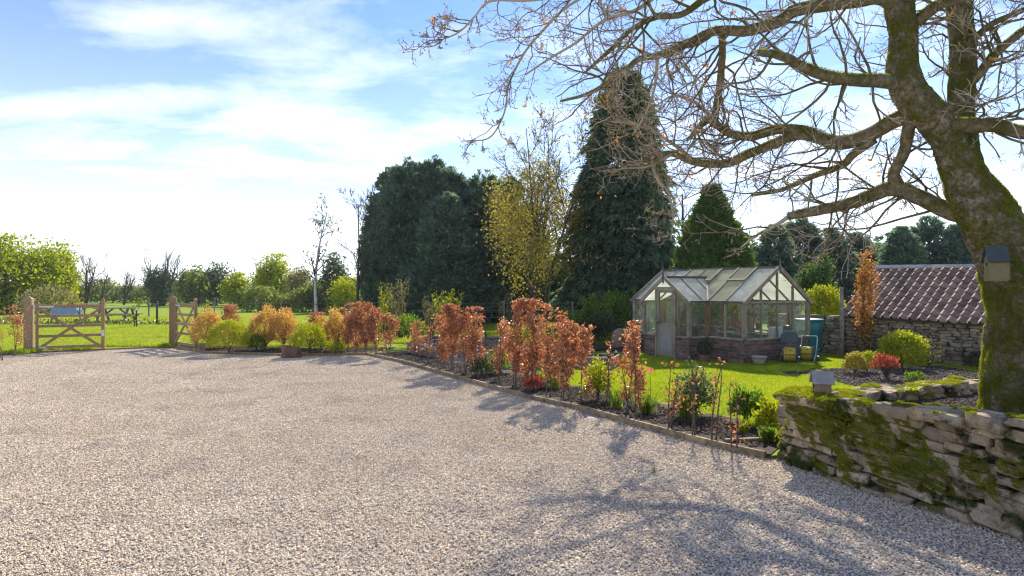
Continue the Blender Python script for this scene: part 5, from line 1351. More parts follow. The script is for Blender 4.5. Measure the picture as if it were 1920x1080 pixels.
def column_tree():
    px, py, top = 1620, 672, 478
    b = base_at(px, py); s = b.y / F; H = (py - top) * s; t = thing('columnar_tree', 'slender columnar tree with orange leaves in front of the outbuilding', 'tree', tuple(b))
    p0, r0 = grow(np.zeros((3, 3)), np.array([[0, 0, 1.0], [0.08, 0, 1], [-0.06, 0.05, 1]]), H * np.array([1, 0.9, 0.8]), np.array([0.03, 0.02, 0.02]), 10, 0.03, (0, 0, 0.05), 0.25)
    s1 = spawn(p0, r0, np.full(3, H), 34, (0.3, 0.75), (0.13, 0.26), 0.4, (0.13, 0.97)); p1, r1 = grow(s1[0], s1[1], s1[2], s1[3], 5, 0.1, (0, 0, 0.15), 0.4)
    G = Geo(); V, Q = tubes(p0, r0, 8); G.add(V, None, Q); G.obj('trunk', M['trunk'], t); G = Geo(); V, Q = tubes(p1, r1, 3); G.add(V, None, Q); G.obj('branches', M['stem'], t)
    allp = p1[:, 1:].reshape(-1, 3); n = 2800; P = allp[rng.integers(len(allp), size=n)] + rng.normal(size=(n, 3)) * 0.05
    V, T = leaf_geo(P, rdir(n), rng.uniform(0.04, 0.075, n), 0.035); G = Geo(); G.add(V, T); G.obj('crown', M['orangeleaf'], t)
column_tree()
bush(1542, 604, 70, 540, 'yellowgreen', 0.07, 2200, 'yellow-leafed shrub rising behind the garden wall', Y=18.9, lob=0.15, z=0.1, loc=(colx(1542, 18.9), 18.9, 0.75))

# upright willowy shrubs behind the vegetable beds
def whippy(px, Y, top, wpx, n, leafm, label, leafn=14, name='willowy_shrub', ls=0.06, z=LZ):
    zt = CAM_H - (top - 540) / F * Y; H = zt - z; Wd = wpx / F * Y / 2
    t = thing(name, label, 'shrub', (colx(px, Y), Y, z), 0, 'willowy shrubs behind the vegetable beds')
    a = rng.uniform(0, 6.28, n); k = rng.uniform(0.1, 1, n)
    D = np.stack([np.cos(a) * Wd / H * k, np.sin(a) * Wd / H * k, np.ones(n)], 1); L = H * rng.uniform(0.55, 1.0, n) * np.sqrt(1 + (Wd / H * k) ** 2)
    p, r = grow(rng.normal(size=(n, 3)) * (0.1, 0.1, 0), D, L, np.full(n, 0.016), 9, 0.06, (0, 0, 0.05), 0.25)
    G = Geo(); V, Q = tubes(p, r, 4); G.add(V, None, Q); G.obj('stem', M['stem'], t)
    P = p[:, 3:].reshape(-1, 3); P = np.repeat(P, leafn, 0); m = len(P); P = P + rng.normal(size=(m, 3)) * (0.05, 0.05, 0.09)
    V, T = leaf_geo(P, rdir(m) * 0.7 + (0, 0, 0.9), rng.uniform(0.6, 1.3, m) * ls, ls * 0.5); G = Geo(); G.add(V, T); G.obj('foliage', M[leafm], t)
whippy(752, 21.5, 527, 60, 18, 'pale', 'tall pale willowy shrub behind the first beech clump', 12)
whippy(722, 22.0, 533, 36, 10, 'yellowgreen', 'narrow yellow-green willowy shrub left of the tall pale one', 14)
whippy(838, 20.5, 548, 84, 16, 'yellowgreen', 'bright yellow-green bushy shrub behind the broad second beech clump', 16, ls=0.08)
whippy(808, 21.0, 556, 44, 12, 'pale', 'pale twiggy shrub left of the bright yellow-green one')
whippy(946, 21.5, 548, 60, 12, 'pale', 'thin pale shrub left of the tall beech column', 6)
whippy(905, 19.0, 556, 44, 6, 'pale', 'few bare arching canes between the hedge clumps', 1)
bush(765, 632, 60, 590, 'fresh', 0.07, 900, 'low green bush on the raised bed behind the first clump', Y=18.9, loc=(colx(765, 18.9), 18.9, 0.3))
whippy(1115, 21.0, 556, 90, 26, 'fresh', 'broad leafy green shrub left of the greenhouse', 26, ls=0.09)
whippy(1165, 21.5, 548, 70, 20, 'fresh', 'leafy green shrub right behind the clay jars', 24, ls=0.09)
whippy(1075, 20.0, 585, 60, 18, 'fresh', 'green shrub behind the right end of the beech hedge', 22, ls=0.08)
bush(1130, 640, 110, 590, 'darkshrub', 0.08, 1800, 'dark green mound of leaves left of the greenhouse', Y=20.2, loc=(colx(1125, 20.2), 20.2, LZ))

# ------------------------------------------------------------------ trees behind
def height_at(top, Y, z=0.0): return CAM_H - (top - 540) / F * Y - z
def conifer(px, Y, top, wpx, label, leafm='conifer', nb=170, ns=20, lift=0.35, droop=0.0, name='conifer_tree', prof=None, leaders=1, ll=0.24, lw=0.075, group='conifers behind the garden', cone=1.0, smin=0.45, dens=1.0, base=0.02):
    H = height_at(top, Y); Wd = wpx / F * Y / 2
    t = thing(name, label, 'tree', (colx(px, Y), Y, 0.0), 0, group)
    G = Geo(); G.tube([(0, 0, 0), (0.03, 0.02, H * 0.4), (0, 0, H * 0.93)], [0.035 * H ** 0.5 + 0.1, 0.10, 0.02], 8); G.obj('trunk', M['trunk'], t)
    prof = prof or (lambda h: np.minimum(1.0, (1 - h) ** 0.75 * 1.25) * (0.86 + 0.14 * np.minimum(1, h * 6)))
    h = rng.uniform(base, 0.985, nb * 3); keep = rng.random(nb * 3) < (0.25 + 0.75 * prof(h)); h = h[keep][:nb]; nb = len(h)
    a = rng.uniform(0, 6.28, nb)
    lobes = 1 + 0.16 * np.sin(3 * a + h * 9 + rng.uniform(0, 6)) + rng.normal(size=nb) * 0.10
    Rr = Wd * prof(h) * lobes + 0.12
    el = lift + rng.normal(size=nb) * 0.12
    s = rng.uniform(smin, 1.0, (nb, ns)) ** 0.6
    rad = Rr[:, None] * s
    z = (h * H)[:, None] + (rad - Rr[:, None] * 0.6) * np.tan(el)[:, None] - droop * (rad ** 2) / np.maximum(Wd, .1)
    sw = rng.normal(size=(nb, ns)) * 0.16 * (0.4 + s)
    ca = a[:, None] + sw
    P = np.stack([rad * np.cos(ca), rad * np.sin(ca), z], -1) + rng.normal(size=(nb, ns, 3)) * 0.09 * ll / 0.3
    P[:, :, 2] = np.minimum(P[:, :, 2], H); P[:, :, 2] = np.maximum(P[:, :, 2], 0.05)
    out = np.stack([np.cos(ca), np.sin(ca), np.tan(el)[:, None] + 0 * ca - 2 * droop * rad / np.maximum(Wd, .1)], -1)
    P = P.reshape(-1, 3); out = unit(out.reshape(-1, 3)); m = len(P)
    # each spray: a flat fan of leaflets
    K = 7
    side = unit(np.cross(out, np.array([0, 0, 1.0]) + rng.normal(size=(m, 3)) * 0.5)); fan = np.linspace(-1.0, 1.0, K)
    D = out[:, None, :] * np.cos(fan * 0.9)[None, :, None] + side[:, None, :] * np.sin(fan * 0.9)[None, :, None] + rng.normal(size=(m, K, 3)) * 0.22 - np.array([0, 0, droop * 0.5])
    PP = np.repeat(P[:, None, :], K, 1) + out[:, None, :] * (rng.uniform(-0.15, 0.1, (m, K, 1))) * ll / 0.3
    n = m * K
    V, T = leaf_geo(PP.reshape(-1, 3), D.reshape(-1, 3), rng.uniform(0.6, 1.25, n) * ll, lw * rng.uniform(0.7, 1.3, n))
    G = Geo(); G.add(V, T)
    # feathery leader tips standing out of the outline
    if leaders:
        nl = 26; hl = rng.uniform(0.55, 0.97, nl) ** 0.7; al = rng.uniform(0, 6.28, nl); rl = Wd * prof(hl) * rng.uniform(0.25, 0.95, nl)
        b0 = np.stack([rl * np.cos(al), rl * np.sin(al), hl * H + 0.1], 1); hgt = rng.uniform(0.3, 0.75, nl) * ll / 0.24; kk = 34
        u = rng.random((nl, kk)); w_ = (1 - u) * 0.16 * ll / 0.24; ph_ = rng.uniform(0, 6.28, (nl, kk))
        Pq = b0[:, None, :] + np.stack([w_ * np.cos(ph_), w_ * np.sin(ph_), u * hgt[:, None]], -1); Pq[:, :, 2] = np.minimum(Pq[:, :, 2], H * 1.03)
        Dq = np.stack([0.7 * np.cos(ph_), 0.7 * np.sin(ph_), np.ones_like(u) * 0.9], -1)
        V, T = leaf_geo(Pq.reshape(-1, 3), Dq.reshape(-1, 3), rng.uniform(0.5, 0.9, nl * kk) * ll, lw * 0.8); G.add(V, T)
    G.obj('crown', M[leafm], t)
    return t
colp = lambda h: np.minimum(1.0, (1 - h) ** 0.62 * 1.3) * (0.85 + 0.15 * np.minimum(1, h * 4))
cg = 'dark conifers in a dense row'
conifer(730, 33.0, 326, 92, 'dark cypress at the left end of the dense conifer row', 'conifer', 400, 24, 0.7, prof=colp, group=cg)
conifer(764, 32.0, 308, 128, 'tall dark cypress second in the dense conifer row', 'conifer', 440, 24, 0.7, prof=colp, group=cg)
conifer(808, 32.6, 304, 140, 'tallest dark cypress in the middle of the dense conifer row', 'conifer', 440, 24, 0.7, prof=colp, group=cg)
conifer(848, 32.0, 324, 124, 'dark cypress right of the tallest in the dense row', 'conifer', 400, 24, 0.7, prof=colp, group=cg)
conifer(838, 30.0, 372, 130, 'shorter frosty-tipped cypress in front of the dense row', 'conifer', 400, 24, 0.6, prof=colp, group=cg)
conifer(905, 31.5, 332, 150, 'broad dark cypress behind the yellow catkin tree', 'conifer', 440, 24, 0.6, prof=colp, group=cg)
conifer(955, 32.5, 344, 136, 'dark cypress half hidden by the yellow catkin tree', 'conifer', 420, 24, 0.6, prof=colp, group=cg)
tallp = lambda h: np.minimum(1.0, 1.02 * (1 - h) ** 0.54) * (0.9 + 0.1 * np.minimum(1, h * 5))
conifer(1168, 27.5, 126, 226, 'very tall dark conifer with drooping branches behind the greenhouse', 'conifer2', 620, 28, -0.10, 0.35, prof=tallp, ll=0.27, lw=0.085, group='single tall conifers', name='cedar_tree')
conep = lambda h: np.minimum(1.0, (1 - h) ** 0.92 * 1.22) * (0.8 + 0.2 * np.minimum(1, h * 4))
conifer(1335, 23.0, 352, 150, 'neat cone-shaped green conifer right behind the greenhouse roof', 'thuja', 900, 20, 0.75, prof=conep, ll=0.15, lw=0.06, smin=0.72, leaders=0, group='single tall conifers', name='thuja_tree')
for px, Y, top, w, lab in ((1452, 36, 432, 90, 'dark conifer first right of the cone-shaped one'), (1500, 38, 420, 100, 'tallest dark conifer behind the round green tree'), (1556, 37, 438, 90, 'dark conifer behind the orange columnar tree'), (1604, 39, 446, 80, 'dark conifer left of the outbuilding ridge'),
                           (1690, 35, 436, 76, 'dark conifer above the left half of the pantile roof'), (1742, 36, 416, 92, 'tallest dark conifer above the pantile roof'), (1796, 35, 432, 84, 'dark conifer above the roof left of the trunk'), (1850, 36, 440, 90, 'dark conifer partly behind the mossy trunk')):
    conifer(px, Y, top, w, lab, 'conifer', 150, 16, 0.3, 0.1, prof=colp, ll=0.34, lw=0.12, group='distant conifers on the right')

def leafy_tree(px, Y, top, wpx, leafm, n, label, ls=0.16, trunk_h=0.35, group=None, clumps=46, zlow=0.1, spread=0.20, branch=True, name='leafy_tree', trunkm='trunk', sparse=False):
    H = height_at(top, Y); Wd = wpx / F * Y / 2
    t = thing(name, label, 'tree', (colx(px, Y), Y, 0.0), 0, group)
    p0, r0 = grow(np.zeros((1, 3)), np.array([[0, 0, 1.0]]), np.array([H * 0.8]), np.array([0.022 * H ** 0.7 + 0.03]), 8, 0.05, (0, 0, 0.05), 0.2)
    G = Geo(); V, Q = tubes(p0, r0, 8); G.add(V, None, Q); G.obj('trunk', M[trunkm], t)
    s1 = spawn(p0, r0, np.full(1, H), 22, (0.4, 1.0), (0.3, 0.55), 0.5, (0.15, 0.95)); Lm = np.minimum(s1[2], Wd * 1.1)
    p1, r1 = grow(s1[0], s1[1], Lm, s1[3], 6, 0.14, (0, 0, 0.08), 0.3); s2 = spawn(p1, r1, Lm, 5, (0.4, 0.9), (0.3, 0.6), 0.55, (0.25, 1)); p2, r2 = grow(s2[0], s2[1], s2[2], s2[3], 5, 0.16, (0, 0, 0.05), 0.4)
    G = Geo(); V, Q = tubes(p1, r1, 4); G.add(V, None, Q); V, Q = tubes(p2, r2, 3); G.add(V, None, Q); G.obj('branches', M['darktwig'], t)
    d = rdir(clumps); rr = rng.uniform(0.35, 1.0, clumps)[:, None] ** 0.6
    C = d * rr * (Wd * 0.82, Wd * 0.82, H * (1 - zlow) * 0.46) + (0, 0, H * (zlow + (1 - zlow) * 0.5))
    C[:, 2] = np.minimum(C[:, 2], H * 0.95)
    ci = rng.integers(clumps, size=n); sz = rng.uniform(0.6, 1.3, clumps)
    P = C[ci] + rng.normal(size=(n, 3)) * (Wd * spread, Wd * spread, H * spread * 0.5) * sz[ci][:, None]
    P[:, 2] = np.clip(P[:, 2], 0.05, H * 1.02)
    V, T = leaf_geo(P, rdir(n) + (0, 0, 0.1), rng.uniform(0.6, 1.3, n) * ls, ls * 0.6 * rng.uniform(0.7, 1.2, n)); G = Geo(); G.add(V, T); G.obj('crown', M[leafm], t)
    return t
def bare_tree(px, Y, top, wpx, label, trunkm='trunk', twigm='darktwig', lean=0.0, per=(14, 6, 4), leafm=None, leafn=0, name='bare_tree', group='bare trees beyond the garden', tr=None, ang=(0.35, 0.8), up=0.12, split=1, rmin=0.008):
    H = height_at(top, Y); Wd = wpx / F * Y / 2
    t = thing(name, label, 'tree', (colx(px, Y), Y, 0.0), 0, group)
    D = np.tile([lean, 0, 1.0], (split, 1)) + rng.normal(size=(split, 3)) * (0.22 if split > 1 else 0.02)
    r_ = tr or (0.022 * H + 0.02); L0 = np.full(split, H * 0.92)
    p0, r0 = grow(np.zeros((split, 3)), D, L0, np.full(split, r_), 10, 0.06, (0, 0, 0.06), 0.18)
    s1 = spawn(p0, r0, L0, per[0], ang, (0.3, 0.55), 0.55, (0.25, 0.98)); L1 = np.minimum(s1[2], Wd * 1.4)
    p1, r1 = grow(s1[0], s1[1], L1, np.maximum(s1[3], rmin), 7, 0.13, (0, 0, up), 0.35)
    s2 = spawn(p1, r1, L1, per[1], (0.35, 0.8), (0.35, 0.6), 0.6, (0.2, 1.0)); p2, r2 = grow(s2[0], s2[1], s2[2], np.maximum(s2[3], rmin), 5, 0.15, (0, 0, up), 0.5)
    s3 = spawn(p2, r2, s2[2], per[2], (0.35, 0.8), (0.4, 0.7), 0.7, (0.2, 1.0)); p3, r3 = grow(s3[0], s3[1], s3[2], np.maximum(s3[3], rmin * 0.8), 4, 0.15, (0, 0, up), 0.6)
    G = Geo(); V, Q = tubes(p0, r0, 10); G.add(V, None, Q); G.obj('trunk', M[trunkm], t, True)
    G = Geo(); V, Q = tubes(p1, r1, 5); G.add(V, None, Q); V, Q = tubes(p2, r2, 3); G.add(V, None, Q); V, Q = tubes(p3, r3, 3); G.add(V, None, Q); G.obj('branches', M[twigm], t)
    if leafn:
        allp = np.concatenate([p2[:, 1:].reshape(-1, 3), p3[:, 1:].reshape(-1, 3)]); P = allp[rng.integers(len(allp), size=leafn)] + rng.normal(size=(leafn, 3)) * 0.10
        V, T = leaf_geo(P, rdir(leafn), rng.uniform(0.6, 1.3, leafn) * 0.13, 0.075); G = Geo(); G.add(V, T); G.obj('crown', M[leafm], t)
    return t
# lime green trees at the left edge
lg = 'lime green trees at the left edge'
leafy_tree(-55, 44, 440, 150, 'lime', 5000, 'lime green tree mostly outside the left picture edge', 0.24, group=lg, zlow=0.0)
leafy_tree(14, 43, 446, 120, 'lime', 5500, 'lime green tree at the left edge above the gate post', 0.24, group=lg, zlow=0.0)
leafy_tree(72, 45, 452, 106, 'lime', 5500, 'lime green tree second from the left edge above the closed gate', 0.24, group=lg, zlow=0.0)
leafy_tree(116, 47, 462, 66, 'lime', 3500, 'smaller darker lime tree ending the left-hand group', 0.24, group=lg, zlow=0.0)
bush(95, 585, 100, 530, 'pale', 0.2, 700, 'pale blossoming bush behind the closed gate', Y=38, name='blossom_bush')
bare_tree(158, 52, 482, 70, 'bare tree right of the lime green trees', split=3, leafm='pale', leafn=250)
bare_tree(186, 56, 505, 40, 'small bare tree leaning right of the first bare tree', lean=0.3)
bare_tree(232, 66, 512, 60, 'low bare tree alone on the far field edge', split=3)
iv = leafy_tree(300, 62, 500, 56, 'hedgedark', 3600, 'dark ivy-clad tree with bare top beyond the gateway', 0.24, zlow=0.0)
bare_tree(306, 62.5, 476, 66, 'bare branching top rising out of the ivy-clad tree', split=3, per=(16, 7, 4))
hg_ = 'hedgerow trees across the field'
for px, Y, top, w, lm, n, lab in ((350, 66, 508, 50, 'hedge', 2600, 'soft green hedgerow tree right of the ivy-clad tree'), (372, 62, 498, 44, 'hedge', 2600, 'taller soft green hedgerow tree behind the open gate'), (407, 64, 496, 62, 'hedgedark', 3600, 'grey-green round hedgerow tree right of the open gate'),
                                  (447, 60, 514, 60, 'lime', 3400, 'low lime green hedgerow tree above the left yellow-green mound'), (489, 62, 506, 26, 'hedgedark', 1800, 'narrow dark ivy column between two green trees'), (518, 58, 480, 76, 'lime', 5200, 'largest green hedgerow tree above the orange spiraea'),
                                  (562, 52, 506, 70, 'pale', 3000, 'pale budding tree left of the silver birch'), (628, 46, 478, 56, 'hedgedark', 3000, 'dark olive tree right of the silver birch'), (652, 44, 512, 80, 'lime', 3400, 'lime green willow at the foot of the bare ash tree'), (600, 48, 524, 70, 'hedge', 2400, 'low green bush at the foot of the silver birch')):
    leafy_tree(px, Y, top, w, lm, n, lab, 0.26 if Y > 55 else 0.2, group=hg_, zlow=0.0)
bare_tree(478, 66, 484, 60, 'bare tree standing behind the narrow ivy column', per=(12, 6, 3))
bare_tree(595, 27, 372, 58, 'slender silver birch with a white trunk and few hanging catkins', 'birch', 'darktwig', per=(18, 4, 3), tr=0.085, ang=(0.4, 0.75), up=0.0, leafm='pale', leafn=260, name='birch_tree')
bare_tree(674, 31, 362, 130, 'dark bare ash tree left of the dense conifer row', lean=-0.05, split=2, per=(11, 7, 5), tr=0.085, rmin=0.011, ang=(0.5, 1.0), up=0.05)
# yellow catkin tree in front of the conifers, bare above
leafy_tree(1000, 26.5, 288, 196, 'olive', 10000, 'yellow-green catkin-covered tree in front of the dark conifers', 0.115, clumps=90, zlow=0.2, spread=0.13, name='catkin_tree')
bare_tree(1018, 27.2, 216, 170, 'tall bare-branched tree rising above the yellow catkin tree', split=3, per=(11, 7, 5), leafm='olive', leafn=1500, tr=0.075, rmin=0.012, ang=(0.5, 1.05), up=0.03)
bare_tree(1300, 30, 330, 60, 'thin bare tree between the tall conifer and the cone-shaped one', per=(12, 5, 3), rmin=0.012)
leafy_tree(1532, 27, 480, 76, 'thuja', 6000, 'rounded green evergreen tree behind the yellow-leafed shrub', 0.14, zlow=0.05, clumps=90, spread=0.13)
# evergreen thicket and far hedge that read as one mass
def thicket(name, label, x0, x1, Y, h, leafm, n, ls, depth=2.5):
    P = np.stack([rng.uniform(x0, x1, n), Y + rng.uniform(-depth / 2, depth / 2, n), np.zeros(n)], 1)
    top = h * (0.78 + 0.16 * np.sin(P[:, 0] * 0.9 + 1) + 0.10 * np.sin(P[:, 0] * 2.3)); P[:, 2] = top * rng.uniform(0.02, 1, n) ** 0.8
    V, T = leaf_geo(P, rdir(n) + (0, 0, 0.3), rng.uniform(0.6, 1.3, n) * ls, ls * 0.55); G = Geo(); G.add(V, T); o = G.obj(name, M[leafm]); return tag(o, label, 'hedge', kind='stuff')
thicket('evergreen_thicket', 'dark evergreen thicket closing the gaps under the conifers', -5.5, 12.0, 35.0, 4.2, 'conifer2', 16000, 0.34)
thicket('evergreen_thicket', 'dark evergreen thicket behind the outbuilding and right-hand trees', 12.0, 36.0, 40.0, 5.0, 'conifer2', 15000, 0.36)
thicket('field_hedge', 'far mixed hedge along the end of the field', -75.0, -14.0, 76.0, 2.7, 'hedge', 17000, 0.4, 3)
thicket('field_hedge', 'nearer mixed hedge left of the conifer row', -20.0, -8.5, 48.0, 2.2, 'hedge', 7000, 0.26, 2.5)
# strip of rough plants across the field
n = 900; P = np.stack([rng.uniform(-24, -14, n), 29.5 + rng.normal(size=n) * 0.35, rng.uniform(0.03, 0.26, n) + LZ], 1)
V, T = leaf_geo(P, rdir(n) + (0, 0, 0.5), 0.13, 0.06); G = Geo(); G.add(V, T); tag(G.obj('rough_plants', M['darkshrub']), 'strip of dark rough plants across the field before the picnic table', 'plants', kind='stuff')
def young_tree(px, Y, top, label):
    t = bare_tree(px, Y, top, 26, label, per=(7, 3, 2), tr=0.02, rmin=0.006, leafm='fresh', leafn=40, group='young staked trees', name='young_tree')
    G = Geo(); G.tube([(0.09, 0, 0), (0.09, 0, 0.85)], 0.025, 6); G.obj('stake', M['darkwood'], t)
young_tree(252, 27.5, 562, 'young staked tree at the right end of the picnic table')
young_tree(385, 24, 520, 'thin young tree right of the open gate')

# ------------------------------------------------------------------ the big mossy tree
TX, TY = colx(1925, 7.0), 7.0
BT = thing('mossy_tree', 'large leaning bare tree with a mossy trunk on the right behind the stone wall', 'tree', (TX, TY, 0.38))
TB = np.array([TX, TY, 0.38])
def trace(pts, n):
    """catmull-rom through (px, py, depth, width px) nodes -> points and radii, relative to the tree's foot"""
    P = np.array([[*at(a, b, Y), w / 2 / F * Y] for a, b, Y, w in pts]); P = np.concatenate([2 * P[:1] - P[1:2], P, 2 * P[-1:] - P[-2:-1]])
    k = len(pts) - 1; out = []
    for t in np.linspace(0, k - 1e-6, n):
        i = int(t); f = t - i; a, b, c, d = P[i], P[i + 1], P[i + 2], P[i + 3]
        out.append(0.5 * (2 * b + (c - a) * f + (2 * a - 5 * b + 4 * c - d) * f * f + (3 * b - a - 3 * c + d) * f ** 3))
    out = np.array(out); return out[:, :3] - TB, np.maximum(out[:, 3], 0.003)
def limb_mesh(p, r, sides, amp):
    V, Q = tubes(p[None], r[None], sides); k = len(p)
    c = np.repeat(p, sides, 0); d = V - c; a = np.tile(np.arange(sides), k) * 2 * math.pi / sides; s = np.repeat(np.arange(k), sides)
    f = 1 + amp * (0.5 * np.sin(3 * a + s * 0.35 + 1.1) + 0.35 * np.sin(5 * a - s * 0.6) + 0.35 * np.sin(7 * a + s * 0.9 * 24 / max(24, k)) + (0.3 * np.sin(17 * a + 1.2 * np.sin(s * 0.15)) + 0.25 * np.sin(11 * a - s * 0.08) if sides > 30 else 0) + rng.normal(size=len(a)) * 0.35)
    V = c + d * f[:, None]; tip = [[(k - 1) * sides + j, (k - 1) * sides + (j + 1) % sides, k * sides] for j in range(sides)]
    return np.concatenate([V, p[-1:]]), tip, Q
def part_limb(name, p, r, mat, sides=14, amp=0.10):
    V, T, Q = limb_mesh(p, r, sides, amp); G = Geo(); G.add(V, T, Q); return G.obj(name, M[mat], BT, True)
trunk = [(1934, 830, 7.0, 190), (1932, 790, 7.0, 162), (1928, 720, 7.0, 142), (1926, 610, 7.0, 127), (1917, 530, 7.0, 124), (1886, 465, 7.0, 110), (1851, 405, 7.0, 94), (1820, 352, 7.02, 78), (1799, 311, 7.04, 65), (1779, 267, 7.06, 57), (1750, 225, 7.08, 58), (1716, 187, 7.1, 60), (1694, 140, 7.1, 56), (1694, 89, 7.12, 48), (1692, 45, 7.15, 48), (1686, 0, 7.2, 48), (1700, -80, 7.3, 38), (1725, -200, 7.4, 28), (1740, -330, 7.5, 14)]
p, r = trace(trunk, 220); tr_o = part_limb('trunk', p, r, 'bark', 64, 0.05)
def moss_limb(o, n, mask, name='moss', h=0.016, par=None):
    me = o.data; V = np.array([v.co[:] for v in me.vertices]); T = []
    for q in me.polygons:
        q = list(q.vertices); T.append(q[:3]);
        if len(q) == 4: T.append([q[0], q[2], q[3]])
    P, N, _ = surf_points(V, np.array(T), n); m = mask(P, N); k = m > 0; P, N, m = P[k], N[k], m[k]
    Vb, Tb = moss_blades(P, N, h, np.clip(m * 2, 0, 1) * 0.012 * rng.uniform(0, 1, len(P)), 0.0075); G = Geo(); G.add(Vb, Tb); return tag(G.obj(name, M['moss'], par or BT), kind='stuff')
moss_limb(tr_o, 150000, lambda P, N: 0.8 * wob(P, 3.0) + 0.5 * wob(P, 9.0, 1.0) + 0.25 * N[:, 2] + 0.35 * (P[:, 2] < 1.3) - 0.12 - 0.25 * (N[:, 0] > 0.3))
